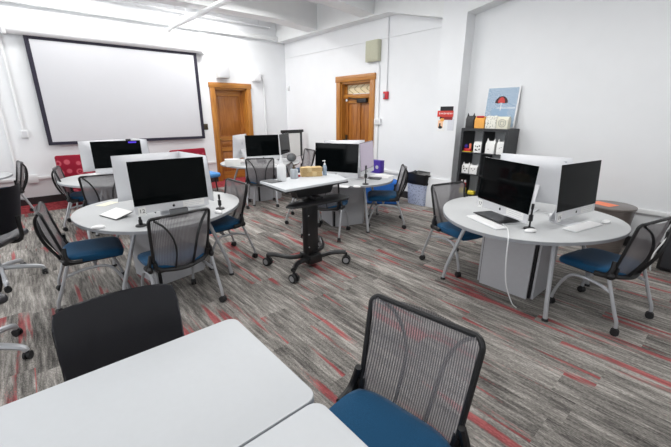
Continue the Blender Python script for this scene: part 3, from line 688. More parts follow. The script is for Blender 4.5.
MACS = [
    (3.179, 1.378, 154.3, 'silver computer facing left on the right round table, above the black tablet'),
    (3.603, 0.886, 260.1, 'silver computer on the near right side of the right round table'),
    (3.883, 1.399, 5, 'silver computer seen from its white back on the right round table'),
    (0.960, 3.468, 267, 'silver computer facing the camera at the front of the left round table'),
    (0.942, 4.16, 93, 'silver computer facing away behind the front screen on the left round table'),
    (1.345, 3.86, 6, 'silver computer facing right at the right of the left round table'),
    (3.288, 3.803, 206.5, 'silver computer facing the camera on the centre round table behind the cart'),
    (3.86, 3.72, -63, 'silver computer turned right, seen edge-on, on the centre round table'),
    (3.82, 4.22, 62, 'silver computer facing away on the centre round table'),
    (3.51, 6.24, 256, 'silver computer facing the camera on the far round table by the oak door'),
    (3.24, 6.72, 131, 'silver computer turned left, side on, on the far round table'),
    (4.12, 6.36, -50, 'dark-screened computer turned right on the far round table beside the black ball'),
    (1.05, 6.34, 260, 'silver computer with purple mark on screen, on the far left round table'),
    (0.93, 6.74, 97, 'silver computer facing away behind the purple-marked screen'),
    (1.48, 6.72, 8, 'silver computer facing right on the far left round table'),
]
TT = 0.7405
macs = []
for i, (x, y, a, lb) in enumerate(MACS):
    if i == 0: o = make_mac('desktop_computer', lb); o.location = (x, y, TT); o.rotation_euler = (0, 0, R(a + 90))
    else: o = dup(macs[0], (x, y, TT), R(a + 90), lb)
    macs.append(o)
def text_mesh(s_, size):
    cu = bpy.data.curves.new('txt', 'FONT'); cu.body = s_; cu.size = size; cu.align_x = 'CENTER'; cu.align_y = 'CENTER'; cu.extrude = 0.0004
    o = bpy.data.objects.new('txt', cu); COL.objects.link(o); bpy.context.view_layer.update()
    me = bpy.data.meshes.new_from_object(o.evaluated_get(bpy.context.evaluated_depsgraph_get())); bpy.data.objects.remove(o); return me
def chin_parts(mac, num, lines=True):
    fy = lambda z: (z - 0.085) * TILT
    q = Matrix.Rotation(R(90) - R(4), 4, 'X')
    z = 0.107
    card = MB().box((-0.275, fy(z) - 0.002, z), (0.062, 0.002, 0.075)).obj('number_card', 'paper', mac, 'white number card taped to the lower left of the frame')
    me = text_mesh(num, 0.05); me.transform(Matrix.Translation((-0.275, fy(z) - 0.0036, z)) @ Matrix.Rotation(R(90), 4, 'X')); me.materials.append(M['ink'])
    o = bpy.data.objects.new('number', me); COL.objects.link(o); o.parent = card
    if lines:
        z = 0.122
        st = MB().box((0.185, fy(z) - 0.001, z), (0.20, 0.002, 0.062)).obj('instruction_label', 'paper', mac, 'white instruction label')
        l = MB()
        for k_, (x0, w0) in enumerate(((0.175, 0.16), (0.185, 0.17), (0.17, 0.13))): l.box((x0, fy(z) - 0.0025, z + 0.018 - 0.017 * k_), (w0, 0.001, 0.0025))
        l.obj('print_lines', 'papergrey', st)
chin_parts(macs[0], '17'); chin_parts(macs[1], '16'); chin_parts(macs[3], '12')
m12 = macs[12]
t = NT('lavender_glow'); t.base((0.01, 0.01, 0.01, 1)); t.set(Roughness=0.1); t.b.inputs['Emission Color'].default_value = rgb(172, 158, 178)  # lavender emission, added as a thin sheet over the black screen
t.b.inputs['Emission Strength'].default_value = 0.55; M['lavglow'] = t.m
zb_, zt_ = 0.162, 0.548; f_ = lambda z: (z - 0.085) * TILT - 0.0024
MB().slab([(-0.322, f_(zb_), zb_), (0.322, f_(zb_), zb_), (0.322, f_(zt_), zt_), (-0.322, f_(zt_), zt_)], (0, 0.0003, 0)).obj('lavender_overlay', 'lavglow', macs[7], 'pale lavender glow added over the screen')
pm = MB(); zz = 0.525; yy_ = (zz - 0.085) * TILT - 0.0026
pm.slab([(0.165, yy_, zz - 0.014), (0.275, yy_, zz - 0.014), (0.275, yy_, zz + 0.014), (0.165, yy_, zz + 0.014)], (0, 0.0005, 0)); pm.obj('screen_mark', 'violetlcd', m12, 'small glowing purple mark in the top right of the screen')
MB().box((-0.262, 0.018 + 0.42 * TILT, 0.515), (0.05, 0.003, 0.018)).box((-0.24, 0.0185 + 0.42 * TILT, 0.515), (0.03, 0.003, 0.010)).obj('back_port_sticker', 'papergrey', macs[2])

for k_, pts in enumerate((((-0.20, 0.06, 0.40), (-0.26, 0.10, 0.30), (-0.24, 0.12, 0.18), (-0.14, 0.14, 0.04)), ((-0.28, 0.055, 0.50), (-0.25, 0.09, 0.38), (-0.29, 0.10, 0.24), (-0.22, 0.14, 0.05)))):
    MB().tube(pts, 0.006, 6, smooth=5).obj('data_cable', 'black', macs[3], 'black cable hanging behind the screen')
# ------------------------------------------------------------------ keyboards, mice and desk items
def make_keyboard(name, label):
    t = thing(name, label, 'keyboard', group='white keyboards')
    MB().box((0, 0, 0.006), (0.43, 0.115, 0.010), bev=0.004).obj('base', 'white', t)
    k = MB()
    for r_ in range(5):
        for c_ in range(18):
            w_ = 0.0195
            if r_ == 0 and 4 <= c_ <= 8: continue
            k.box((-0.2 + c_ * 0.0235, -0.042 + r_ * 0.021, 0.0125), (w_, 0.0175, 0.004))
    k.box((-0.2 + 6 * 0.0235, -0.042, 0.0125), (0.112, 0.0175, 0.004)); k.obj('keys', 'key', t); return t
KB = [
    (3.065, 1.44, -116 + 180 + 0, 'white keyboard under the black drawing tablet on the right round table'),
    (3.58, 0.81, -12, 'white keyboard in front of the right-hand screen on the right round table'),
    (1.00, 3.33, 2, 'white keyboard seen through the chair back on the left front round table'),
    (3.09, 3.62, -60, 'white keyboard before the screen on the centre round table'),
    (3.42, 6.02, -12, 'white keyboard before the screen on the far round table by the door'),
    (0.80, 6.95, 60, 'white keyboard on the left part of the far left round table'),
]
kb0 = None
for i, (x, y, a, lb) in enumerate(KB):
    if i == 0: kb0 = make_keyboard('keyboard', lb); kb0.location = (x, y, TT); kb0.rotation_euler = (0, 0, R(a))
    else: dup(kb0, (x, y, TT), R(a), lb)
def make_mouse(name, label):
    s = MB(); s.sphere((0, 0, 0.012), 0.03, (1.0, 1.85, 0.62), 18)
    for v in s.bm.verts: v.co.z = max(v.co.z, 0.0)
    return tag(s.obj(name, 'key', None, sharp=50), label, 'mouse', group='white computer mice')
MS = [
    (3.09, 1.06, 60, 'white mouse beside the black stand on the right round table'),
    (3.88, 0.71, 75, 'white mouse right of the right-hand keyboard, at the table edge'),
    (0.34, 3.56, 80, 'white mouse at the left edge of the left front round table'),
    (1.34, 3.36, 0, 'white mouse at the right of the left front round table'),
    (3.28, 3.36, 30, 'white mouse near the cart on the centre round table'),
]
ms0 = None
for i, (x, y, a, lb) in enumerate(MS):
    if i == 0: ms0 = make_mouse('mouse', lb); o = ms0
    else: o = ms0.copy(); COL.objects.link(o); o['label'] = lb
    o.location = (x, y, TT); o.rotation_euler = (0, 0, R(a))
t = thing('drawing_tablet', 'black drawing tablet lying on the white keyboard of the right round table', 'tablet', (3.245, 1.44, TT + 0.0165), R(66))
MB().box((0, 0, 0.005), (0.37, 0.21, 0.009), bev=0.004).obj('body', 'black', t); MB().box((0.01, 0, 0.0098), (0.29, 0.18, 0.001)).obj('active_area', 'tablet', t)
def small_stand(label, x, y, h, rz=0):
    t = thing('webcam_stand', label, 'webcam stand', (x, y, TT), rz, 'small black webcam stands')
    MB().lathe([(0.045, 0), (0.045, 0.008), (0.04, 0.014), (0.012, 0.018)], seg=20).obj('base', 'black', t)
    MB().cyl((0, 0, 0.015), (0, 0, h), 0.008, seg=8).obj('post', 'black', t); MB().box((0, 0, h * 0.5), (0.03, 0.03, 0.06), bev=0.006).obj('clamp', 'black', t); MB().box((0.0, 0, h), (0.02, 0.02, 0.05), bev=0.004).obj('camera_head', 'black', t)
small_stand('small black stand with round base beside the black tablet, right round table', 3.17, 1.10, 0.20)
small_stand('small black stand at the right corner of the left front screen', 1.42, 3.50, 0.13)
small_stand('short black stand at the left corner of the left front screen', 0.64, 3.39, 0.06)
small_stand('small black stand at the right corner of the centre table screen', 3.53, 3.44, 0.24)
c = MB().tube([(3.10, 1.30, TT + 0.012), (3.02, 1.22, TT + 0.006), (2.84, 1.13, TT + 0.005), (2.772, 1.10, 0.732), (2.768, 1.09, 0.55), (2.79, 1.07, 0.35), (2.86, 1.03, 0.17), (2.93, 1.01, 0.10)], 0.0048, 8, smooth=6)
tag(c.obj('cable', 'white'), 'white cable hanging over the right round table edge to the floor', 'cable')
t = thing('power_adapter', 'small white power adapter behind the screens on the right round table', 'adapter', (3.72, 1.10, TT), R(20))
MB().box((0, 0, 0.016), (0.09, 0.06, 0.03), bev=0.008).obj('body', 'white', t); MB().tube([(0.045, 0, 0.01), (0.10, 0.03, 0.005), (0.13, 0.08, 0.005)], 0.004, 6, smooth=4).obj('lead', 'white', t)
t = thing('open_booklet', 'white booklet lying at a slant at left on the left front round table', 'booklet', (0.54, 3.90, TT), R(-72))
MB().box((0, 0.0, 0.03), (0.29, 0.17, 0.006), bev=0.002, rot=Matrix.Rotation(R(13), 3, 'X')).obj('page_block', 'paper', t)
MB().box((0, 0.001, 0.0235), (0.296, 0.175, 0.004), rot=Matrix.Rotation(R(13), 3, 'X')).obj('cover', 'black', t, 'black cover under the white pages')
tag(MB().box((0, 0, 0.001), (0.20, 0.12, 0.002)).obj('paper_sheet', 'cream'), 'cream paper sheet at back of the left front round table', 'paper', (0.56, 4.52, TT), R(35))
t = thing('desk_box', 'small dark grey box under the front screen of the left round table', 'box', (0.98, 3.405, TT), 0)
MB().box((0, 0, 0.05), (0.16, 0.05, 0.10), bev=0.006).obj('body', 'calc', t); MB().box((0, 0, 0.101), (0.15, 0.04, 0.003)).obj('lid', 'tablet', t)
t = thing('document_box', 'white cardboard box on left side of the far round table by the door', 'box', (2.93, 6.40, TT), R(-15))
MB().box((0, 0, 0.06), (0.26, 0.2, 0.12), bev=0.004).obj('body', 'paper', t); MB().box((0, 0, 0.121), (0.265, 0.205, 0.01), bev=0.002).obj('lid', 'white', t)
tag(MB().sphere((0, 0, 0.085), 0.09, (1.2, 1, 0.95), 18).obj('ball', 'calc'), 'dark grey ball on the far round table beside the right-turned screen', 'ball', (4.13, 6.18, TT))
t = thing('calculator', 'dark grey calculator lying on the right side of the centre round table', 'calculator', (3.95, 3.66, TT), R(30))
MB().box((0, 0, 0.01), (0.13, 0.2, 0.02), bev=0.004).obj('body', 'calc', t); MB().box((0, 0.06, 0.0205), (0.1, 0.05, 0.002)).obj('display', 'black', t)
for i, (x, y, r_, lb) in enumerate(((4.12, 3.72, 40, 'white paper sheet at the right edge of the centre round table'), (4.28, 3.78, 10, 'white paper sheet in front of the purple box on centre round table'))):
    tag(MB().box((0, 0, 0.001 + i * 0.001), (0.21, 0.29, 0.002)).obj('paper_sheet', 'paper'), lb, 'paper', (x, y, TT), R(r_))
t = thing('gift_box', 'purple box with pale emblem on the centre round table', 'box', (4.42, 4.07, TT), R(-81))
MB().box((0, 0, 0.10), (0.24, 0.13, 0.20), bev=0.004).obj('body', 'purple', t); MB().lathe([(0.0, 0), (0.03, 0.0005), (0.03, 0.002), (0, 0.003)]).obj('emblem', 'papergrey', t)
e_ = t.children[1]; e_.rotation_euler = (R(90), 0, 0); e_.location = (0.06, -0.0655, 0.10)
MB().box((0, 0, 0.202), (0.242, 0.132, 0.006), bev=0.001).obj('lid', 'purple', t)
t = thing('tote_bag', 'bright blue fabric bag on the floor behind the centre round table', 'bag', (5.12, 4.58, 0), R(-46))
s = MB(); s.box((0, 0, 0.23), (0.74, 0.34, 0.46), bev=0.07, seg=4)
for v in s.bm.verts: v.co.x *= 1 - 0.15 * v.co.z; v.co.y += 0.02 * math.sin(v.co.x * 18 + v.co.z * 9)
s.obj('body', 'blueb', t)
MB().tube([(-0.15, 0, 0.44), (-0.12, 0, 0.54), (0.12, 0, 0.54), (0.15, 0, 0.44)], 0.012, 6, smooth=5).obj('handle', 'white', t)

# ------------------------------------------------------------------ standing cart
t = thing('standing_cart', 'mobile standing cart with pale top, black column and castors in mid-room', 'cart', (0, 0, 0))
MB().prism([(1.80, 2.82), (2.64, 2.85), (2.77, 3.18), (2.70, 3.38), (1.84, 3.38)], 0.975, 1.0, bev=0.003).obj('top', 'tabtop' if 'tabtop' in M else 'tabwhite', t)
MB().prism([(1.795, 2.815), (2.645, 2.845), (2.775, 3.18), (2.705, 3.385), (1.835, 3.385)], 0.963, 0.977).obj('top_edge', 'black', t)
col = MB().box((2.27, 3.07, 0.50), (0.15, 0.10, 0.92), rz=R(3), bev=0.006).obj('column', 'blackm', t)
for z in (0.25, 0.4, 0.62, 0.74): MB().cyl((2.21, 3.018, z), (2.21, 3.012, z), 0.008, seg=8).obj('screw', 'silver', col)
MB().slab([(2.0, 2.98, 0.963), (2.56, 2.98, 0.963), (2.50, 2.98, 0.85), (2.06, 2.98, 0.85)], (0, 0.12, 0)).obj('lift_housing', 'black', t)
MB().prism([(1.83, 2.87), (1.88, 2.80), (2.02, 2.76), (2.55, 2.74), (2.62, 2.80), (2.62, 2.97), (2.3, 3.03), (1.95, 2.98)], 0.80, 0.82, bev=0.003).box((2.27, 2.96, 0.82), (0.1, 0.14, 0.05)).obj('keyboard_tray', 'blackm', t)
def cb(pts): return [Vector(p) for p in pts]
MB().tube(cb([(1.86, 2.83, 0.135), (1.92, 2.88, 0.14), (2.05, 2.99, 0.12), (2.27, 3.0, 0.11), (2.48, 2.98, 0.12), (2.58, 2.88, 0.14), (2.61, 2.84, 0.135)]), 0.028, 8, smooth=4).obj('base_bar', 'blackm', t)
MB().tube(cb([(1.88, 3.38, 0.135), (1.94, 3.32, 0.14), (2.07, 3.17, 0.12), (2.27, 3.14, 0.11), (2.52, 3.18, 0.12), (2.66, 3.38, 0.14), (2.70, 3.45, 0.135)]), 0.028, 8, smooth=4).obj('base_bar', 'blackm', t)
MB().box((2.27, 3.07, 0.105), (0.17, 0.22, 0.10), bev=0.01).obj('base_block', 'blackm', t)
for (x, y, a) in ((1.86, 2.82, 10), (2.61, 2.83, 40), (1.88, 3.39, 15), (2.71, 3.46, 60)):
    c_, s_ = math.cos(R(a)), math.sin(R(a)); r = 0.05
    wv_ = MB(); wv_.cyl((x, y, 0.09), (x, y, 0.14), 0.014, seg=8).box((x, y, 0.085), (0.05, 0.03, 0.03), rz=R(a), bev=0.008)
    for k in (-1, 1): wv_.cyl((x + k * 0.010 * c_, y + k * 0.010 * s_, r), (x + k * 0.034 * c_, y + k * 0.034 * s_, r), r, seg=18)
    w1 = wv_.obj('castor', 'rubber', t)
    h_ = MB()
    for k in (-1, 1): h_.cyl((x + k * 0.033 * c_, y + k * 0.033 * s_, r), (x + k * 0.037 * c_, y + k * 0.037 * s_, r), 0.032, seg=16)
    h_.obj('hub', 'greyhub', w1)
ZCT = 1.0005
t = thing('spray_bottle', 'tall white spray bottle with pointed cap on the standing cart', 'bottle', (2.03, 3.24, ZCT))
MB().lathe([(0.046, 0), (0.05, 0.006), (0.05, 0.145), (0.044, 0.165), (0.022, 0.185), (0.019, 0.195)], seg=22).obj('body', 'white', t); MB().lathe([(0.021, 0.193), (0.021, 0.215), (0.014, 0.23), (0.008, 0.275)], seg=16).obj('nozzle', 'white', t)
t = thing('pump_jar', 'clear pump jar with brown top on the standing cart', 'bottle', (2.22, 3.28, ZCT))
MB().lathe([(0.043, 0), (0.046, 0.005), (0.046, 0.09), (0.04, 0.105), (0.02, 0.11)], seg=20).obj('body', 'clear', t); MB().lathe([(0.02, 0.108), (0.02, 0.125), (0.008, 0.13), (0.008, 0.15)], seg=14).box((0.012, 0, 0.15), (0.04, 0.014, 0.012), bev=0.003).obj('pump', 'brass', t)
for i in range(2):
    t = thing('paper_towel_stack', ['bundle of folded brown paper towels at the bottom of the stack on the cart', 'upper bundle of folded brown paper towels on the standing cart'][i], 'paper towels', (2.465, 3.29, ZCT + i * 0.052), R(-28 + 3 * i), group='paper towel bundles on the cart')
    s = MB()
    for k in range(5): s.box((random.uniform(-.004, .004), random.uniform(-.004, .004), 0.005 + k * 0.0103), (0.245, 0.115, 0.0098), bev=0.003)
    s.obj('towels', 'tan', t); MB().box((0.03 - .06 * i, 0, 0.026), (0.05, 0.124, 0.0555), bev=0.003).obj('paper_band', plain('paper_band', rgb(208, 184, 138), 0.8), t)
t = thing('sanitizer_bottle', 'clear sanitizer bottle with white pump right of the paper towels', 'bottle', (2.62, 3.23, ZCT))
MB().lathe([(0.022, 0), (0.024, 0.004), (0.024, 0.10), (0.018, 0.118), (0.010, 0.122)], seg=18).obj('body', 'gel', t); MB().lathe([(0.012, 0.12), (0.012, 0.135), (0.004, 0.14), (0.004, 0.165)], seg=12).box((-0.012, 0, 0.168), (0.04, 0.012, 0.010), bev=0.003).obj('pump', 'white', t)
t = thing('dark_tablet', 'thin dark grey tablet at the left corner of the standing cart top', 'tablet', (1.925, 3.28, ZCT), R(5))
MB().box((0, 0, 0.004), (0.14, 0.19, 0.008), bev=0.003).obj('body', 'calc', t); MB().box((0, 0, 0.0083), (0.125, 0.165, 0.0006)).obj('display', 'tablet', t)
tag(MB().sphere((0, 0, 0.013), 0.015, (1.3, 1, 0.9), 10).obj('red_cap', 'red'), 'small red cap lying beside the paper towels on the cart', 'cap', (2.31, 3.32, ZCT))

# ------------------------------------------------------------------ shelf unit, bags, poster
SX0, SX1, SY0, SY1, SH = 5.45, 5.83, 2.40, 3.16, 1.47
t = thing('shelf_unit', 'black cube shelf unit with eight compartments against the right wall', 'shelf', (0, 0, 0))
def bx(x0, x1, y0, y1, z0, z1): return ((x0 + x1) / 2, (y0 + y1) / 2, (z0 + z1) / 2), (x1 - x0, y1 - y0, z1 - z0)
MB().box(*bx(SX0, SX1, SY0, SY0 + .04, 0, SH)).obj('side_panel', 'shelf', t); MB().box(*bx(SX0, SX1, SY1 - .04, SY1, 0, SH)).obj('side_panel', 'shelf', t)
MB().box(*bx(SX0 + .001, SX1, SY0 + .04, SY1 - .04, SH - .04, SH)).obj('top_panel', 'shelf', t); MB().box(*bx(SX0 + .001, SX1, SY0 + .04, SY1 - .04, 0, .04)).obj('bottom_panel', 'shelf', t)
YM = (SY0 + SY1) / 2
MB().box(*bx(SX0 + .002, SX1, YM - .008, YM + .008, .04, SH - .04)).obj('divider', 'shelf', t)
SHZ = [0.04 + k * (SH - .08 + .016) / 4 for k in range(5)]
for k in (1, 2, 3): MB().box(*bx(SX0 + .003, SX1, SY0 + .04, SY1 - .04, SHZ[k] - .016, SHZ[k])).obj('shelf_board', 'shelf', t)
def gift_bag(label, x, y, z, w_, d_, h, mat='paper', ears=True, deco=None, rz=0.0):
    t = thing('gift_bag', label, 'bag', (x, y, z), rz, 'paper bags on the black shelf unit')
    s = MB(); a = [(-d_ / 2, -w_ / 2), (d_ / 2, -w_ / 2), (d_ / 2, w_ / 2), (-d_ / 2, w_ / 2)]
    lo = [s.bm.verts.new((p, q, 0)) for p, q in a]; mi = [s.bm.verts.new((p * 1.0, q * 1.02, h * .75)) for p, q in a]; hi = [s.bm.verts.new((p * 0.35, q * 1.02, h)) for p, q in a]
    s.bm.faces.new(list(reversed(lo)))
    for A, B in ((lo, mi), (mi, hi)):
        for i in range(4): s.bm.faces.new((A[i], A[(i + 1) % 4], B[(i + 1) % 4], B[i]))
    s.bm.faces.new(hi); s.obj('bag_body', mat, t)
    if ears:
        for sg in (-1, 1):
            MB().slab([(-d_ * .2, sg * w_ * .5, h * .95), (-d_ * .2, sg * w_ * .2, h * .95), (-d_ * .2, sg * w_ * .42, h * 1.22)], (d_ * .1, 0, 0)).obj('handle_tab', mat, t)
    if deco:
        g = MB()
        for (yy2, zz2, r_) in deco: g.cyl((-d_ / 2 - .002, yy2 * w_, zz2 * h), (-d_ / 2 + .0, yy2 * w_, zz2 * h), r_, seg=12)
        g.obj('print', 'ink', t)
    return t
fx = SX0 + 0.10
gift_bag('black paper bag on top of the black shelf unit, leftmost', 5.6, 3.09, SH, 0.13, 0.1, 0.19, 'black', ears=True)
g = gift_bag('orange paper bag on top of the black shelf unit', 5.6, 2.92, SH, 0.16, 0.1, 0.18, 'amber', ears=False)
MB().box((-0.03, 0, 0.175), (0.03, 0.12, 0.03), bev=0.008).obj('red_bow', 'red', g, 'red bow')
g = gift_bag('cream bag with small printed pattern on top of the black shelf', 5.6, 2.735, SH, 0.17, 0.1, 0.19, 'pattern', ears=False)
g = gift_bag('cream bag with printed circle on top of the black shelf, rightmost', 5.6, 2.555, SH, 0.17, 0.1, 0.18, 'cream', ears=False)
def ring(p, r_, name, mat, parent, w_=0.006):
    MB().tube([(p[0], p[1] + r_ * math.cos(2 * PI * i / 24), p[2] + r_ * math.sin(2 * PI * i / 24)) for i in range(24)], w_ / 2, 6, closed=True).obj(name, mat, parent)
ring((-0.051, 0, 0.085), 0.055, 'printed_ring', 'calc', g); ring((-0.051, 0, 0.085), 0.03, 'printed_ring', 'calc', g)
z3, z2, z1 = SHZ[3], SHZ[2], SHZ[1]
g = gift_bag('white patterned paper bag in the top left compartment of the shelf', fx - .02, 2.87, z3, 0.13, 0.09, 0.17, 'paper', ears=False, deco=[(-.25, .3, .012), (.2, .25, .014), (0, .55, .012), (.25, .6, .010), (-.25, .62, .012), (.02, .2, .01)])
gift_bag('taller white eared paper bag in the top right compartment of the shelf', fx - .02, 2.665, z3, 0.14, 0.10, 0.19, 'paper', deco=[(.15, .35, .006)])
gift_bag('narrower white eared paper bag in the top right compartment of the shelf', fx - .02, 2.505, z3, 0.11, 0.09, 0.19, 'paper', deco=[(.1, .5, .006), (-.15, .55, .006)])
gift_bag('white eared bag with black spots, left in the second row of the shelf', fx - .02, 3.04, z2, 0.12, 0.09, 0.15, 'paper', deco=[(-.2, .5, .012), (.2, .5, .012), (.25, .75, .01), (0, .25, .01)])
gift_bag('white eared bag with face print, right in the second row of the shelf', fx - .02, 2.90, z2, 0.13, 0.09, 0.14, 'paper', deco=[(-.2, .6, .007), (.2, .6, .007), (0, .4, .006)])
t = thing('toy_figure', 'small red and purple toy in the top left compartment of the shelf', 'toy', (fx - .03, 3.05, z3), 0)
MB().box((0, 0.0, 0.03), (0.06, 0.12, 0.05), bev=0.012).obj('body', 'red', t); MB().sphere((0, 0.03, 0.085), 0.032).obj('head', 'purple', t); MB().box((0, -0.04, 0.09), (0.03, 0.03, 0.08), bev=0.006).obj('mast', 'orange', t); MB().box((-.01, -0.01, 0.004), (0.09, 0.15, 0.008)).obj('base', 'yellow', t)
t = thing('toy_figure', 'red and yellow toy box in the third row of the shelf', 'toy', (fx - .03, 3.06, z1), 0)
MB().box((0, 0, 0.05), (0.07, 0.09, 0.10), bev=0.01).obj('body', 'yellow', t); MB().box((0, 0, 0.15), (0.06, 0.08, 0.09), bev=0.012).obj('top', 'red', t)
MB().box((0, -0.03, 0.21), (0.03, 0.02, 0.04)).box((0, 0.03, 0.21), (0.03, 0.02, 0.04)).obj('tab', 'paper', t)
tag(MB().box((0, 0, 0.035), (0.08, 0.12, 0.07), bev=0.02, seg=3).obj('yellow_tub', 'yellow'), 'small yellow tub in the third row of the shelf', 'tub', (fx - .03, 2.90, z1))
# leaning poster
t = thing('framed_poster', 'white framed poster of a red umbrella in blue rain leaning on wall', 'poster', (5.80, 2.72, SH), 0)
tl = math.atan2(0.06, 0.63); q = Matrix.Rotation(tl, 3, 'Y'); H = 0.63; Wp = 0.52
def pp(y, z, off): return q @ Vector((-off, y, z)) + Vector((-0.035, 0, 0))
def pslab(pts, off, d): return MB().slab([pp(y, z, off) for y, z in pts], q @ Vector((-d, 0, 0)))
rc_ = lambda y0, y1, z0, z1: [(y0, z0), (y1, z0), (y1, z1), (y0, z1)]
pslab(rc_(-Wp / 2, Wp / 2, 0.003, H), 0.0, 0.012).obj('frame', 'white', t)
pslab(rc_(-Wp / 2 + .022, Wp / 2 - .022, 0.025, H - .022), 0.012, 0.0015).obj('print', 'rain', t)
um = [(0.1 * math.cos(R(a)), 0.385 + 0.1 * math.sin(R(a))) for a in range(0, 181, 12)]
pslab(um + [(-0.05, 0.375), (0, 0.388), (0.05, 0.375)], 0.0135, 0.001).obj('umbrella_canopy', plain('umbrella_dark', rgb(66, 34, 40), 0.6), t)
um2 = [(0.055 * math.cos(R(a)), 0.385 + 0.085 * math.sin(R(a))) for a in range(0, 181, 15)]
pslab(um2, 0.0147, 0.001).obj('umbrella_panel', plain('umbrella_red', rgb(206, 66, 62), 0.6), t)
pslab(rc_(-0.006, 0.006, 0.27, 0.385), 0.0135, 0.001).obj('umbrella_shaft', 'paper', t)
pslab(rc_(-Wp / 2 + .03, 0.06, 0.302, 0.312), 0.0136, 0.001).obj('horizon_line', 'paper', t)
pslab([(0.09, 0.1), (0.02, 0.1), (0.03, 0.19), (0.05, 0.2)], 0.0136, 0.001).obj('figure', 'paper', t)
pslab(rc_(-0.12, 0.14, 0.05, 0.30), 0.0135, 0.0004).obj('pale_panel', plain('pale_blue_print', rgb(150, 178, 204), 0.6), t)

# ------------------------------------------------------------------ trash bin, drum table, black box, lounge seats, flip chart
t = thing('trash_bin', 'blue-grey perforated trash bin with black liner beside the pilaster', 'trash bin', (5.66, 4.03, 0))
s = MB(); A = rrect(0.26, 0.40, 0.05, 5); Bq = rrect(0.30, 0.46, 0.06, 5)
lo = [s.bm.verts.new((x, y, 0.0)) for x, y in A]; hi = [s.bm.verts.new((x, y, 0.42)) for x, y in Bq]
for i in range(len(A)): s.bm.faces.new((lo[i], lo[(i + 1) % len(A)], hi[(i + 1) % len(A)], hi[i]))
s.bm.faces.new(list(reversed(lo))); s.bm.faces.new(hi); s.obj('bin_body', 'perf', t)
s = MB(); rows = []
for z, k in ((0.40, 1.0), (0.42, 1.06), (0.46, 1.03), (0.52, 1.07), (0.585, 1.06), (0.605, 1.10), (0.595, 0.98), (0.50, 0.9)):
    rows.append([s.bm.verts.new((x * k + random.uniform(-.006, .006), y * k + random.uniform(-.008, .008), z + random.uniform(-.012, .012))) for x, y in Bq])
for a_, b_ in zip(rows, rows[1:]):
    for i in range(len(Bq)): s.bm.faces.new((a_[i], a_[(i + 1) % len(Bq)], b_[(i + 1) % len(Bq)], b_[i]))
s.bm.faces.new(rows[-1]); s.obj('bin_liner', 'bag', t, 'black plastic liner', sharp=80)
t = thing('drum_table', 'grey-brown drum side table behind the right round table', 'side table', (5.43, 0.99, 0))
MB().lathe([(0.19, 0), (0.205, 0.01), (0.255, 0.555), (0.255, 0.575)], seg=40).obj('drum_body', 'drumw', t); MB().lathe([(0.262, 0.572), (0.267, 0.578), (0.267, 0.597), (0.262, 0.60)], seg=40).obj('drum_top', 'drumw', t)
tag(MB().box((0, 0, 0.001), (0.19, 0.25, 0.002)).obj('orange_paper', 'orange'), 'orange paper lying on the grey-brown drum side table', 'paper', (5.41, 1.06, 0.6005), R(-20))
t = thing('computer_tower', 'black computer tower standing on the floor at right edge of photo', 'computer tower', (5.42, 0.22, 0), 0)
MB().box((0, 0, 0.235), (0.52, 0.36, 0.44), bev=0.01).obj('case', 'black', t); MB().box((-0.262, 0, 0.235), (0.006, 0.30, 0.38), bev=0.002).obj('front_panel', 'tablet', t)
f = MB()
for sx in (-1, 1):
    for sy in (-1, 1): f.cyl((sx * .2, sy * .13, 0), (sx * .2, sy * .13, 0.02), 0.02, seg=10)
f.obj('foot', 'rubber', t)
tag(MB().tube([(5.135, 0.36, 0.43), (5.10, 0.40, 0.33), (5.07, 0.44, 0.2), (5.06, 0.44, 0.08), (5.07, 0.43, 0.006)], 0.008, 8, smooth=6).obj('cable', 'white'), 'white cable hanging in front of the black computer tower', 'cable')
def lounge(label, loc, rz, seat='maroon', base=True, wd_=0.92):
    t = thing('lounge_chair', label, 'lounge chair', loc, rz, 'red lounge chairs')
    MB().box((0, 0.28, 0.69), (wd_, 0.14, 0.48), bev=0.035, seg=3, rot=Matrix.Rotation(R(-10), 3, 'X')).obj('backrest', 'maroon', t)
    MB().box((0, -0.02, 0.37), (wd_, 0.62, 0.16 if base else 0.10), bev=0.04, seg=3).obj('seat', seat, t)
    if base: MB().box((0, 0.0, 0.22), (wd_ - .04, 0.56, 0.15), bev=0.02).obj('base', 'maroon', t)
    for sx in (-1, 1):
        for sy in (-1, 1): MB().cyl((sx * .30, sy * .22, 0.15 if base else 0.34), (sx * .32, sy * .25, 0.0), 0.018, 0.014).obj('leg', 'silver' if base else 'black', t)
    return t
lounge('red ring-patterned lounge chair against the back wall below the screen', (0.83, 8.25, 0), R(0))
lounge('red lounge chair with blue seat between the screen and the oak door', (2.79, 7.98, 0), R(8), 'seatb', False, 0.80)
t = thing('flip_chart', 'white flip chart with black clamp top in the far corner', 'flip chart', (5.36, 7.95, 0), R(8))
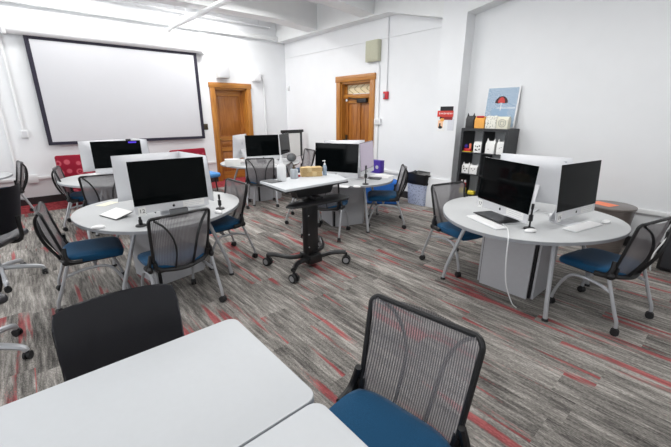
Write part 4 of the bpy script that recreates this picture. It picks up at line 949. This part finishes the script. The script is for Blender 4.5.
MB().box((0.0, 0, 0.93), (0.70, 0.02, 0.68), bev=0.004).obj('board', 'black', t); MB().box((-0.02, -0.014, 0.90), (0.56, 0.006, 0.60)).obj('paper_pad', 'paper', t); MB().box((0, -0.012, 1.25), (0.76, 0.06, 0.07), bev=0.01).obj('clamp_bar', 'black', t)
for sx in (-1, 1): MB().cyl((sx * .28, 0, 0.66), (sx * .36, -0.12, 0.0), 0.014).obj('leg', 'black', t)
MB().cyl((0, 0.02, 1.1), (0, 0.4, 0.0), 0.014).obj('rear_leg', 'black', t)

# ------------------------------------------------------------------ light
wd = bpy.data.worlds.new('World'); SC.world = wd; wd.use_nodes = True
bg = wd.node_tree.nodes['Background']; bg.inputs[0].default_value = (0.86, 0.93, 1.0, 1); bg.inputs[1].default_value = 0.7
def area(name, loc, rot, sx, sy, power, col=(1, 1, 1)):
    l = bpy.data.lights.new(name, 'AREA'); l.shape = 'RECTANGLE'; l.size = sx; l.size_y = sy; l.energy = power; l.color = col
    o = bpy.data.objects.new(name, l); COL.objects.link(o); o.location = loc; o.rotation_euler = rot; return o
for (a, b_), pw in zip(WIN, (22, 32, 56)): area('window_daylight', (X0 - 0.36, (a + b_) / 2, (WZ0 + WZ1) / 2), (0, R(-90), 0), WZ1 - WZ0, b_ - a, pw, (0.95, 0.975, 1.0))
for y, pw, z in ((0.4, 15, 3.5), (2.6, 15, 3.5), (4.6, 16, 3.72), (6.45, 15, 3.72), (8.1, 25, 3.9)):
    for x, k in ((-1.4, 0.5), (1.1, 0.95), (3.5, 1.75)): area('ceiling_lamp', (x, y, z), (0, 0, 0), 1.6, 0.25, pw * k, (1.0, 0.99, 0.975))

# ------------------------------------------------------------------ camera + colour management
cam = bpy.data.cameras.new('Camera'); co = bpy.data.objects.new('Camera', cam); COL.objects.link(co)
cam.sensor_width = 36; cam.sensor_fit = 'HORIZONTAL'; cam.lens = 352.0 / 671.0 * 36; cam.clip_start = 0.02
co.location = (0, 0, 1.70); co.rotation_euler = (R(90 - 17.4), 0, R(49.2 - 90)); SC.camera = co
vs = SC.view_settings; vs.view_transform = 'Standard'; vs.look = 'None'; vs.exposure = 0.42; vs.gamma = 1.0; vs.use_curve_mapping = False
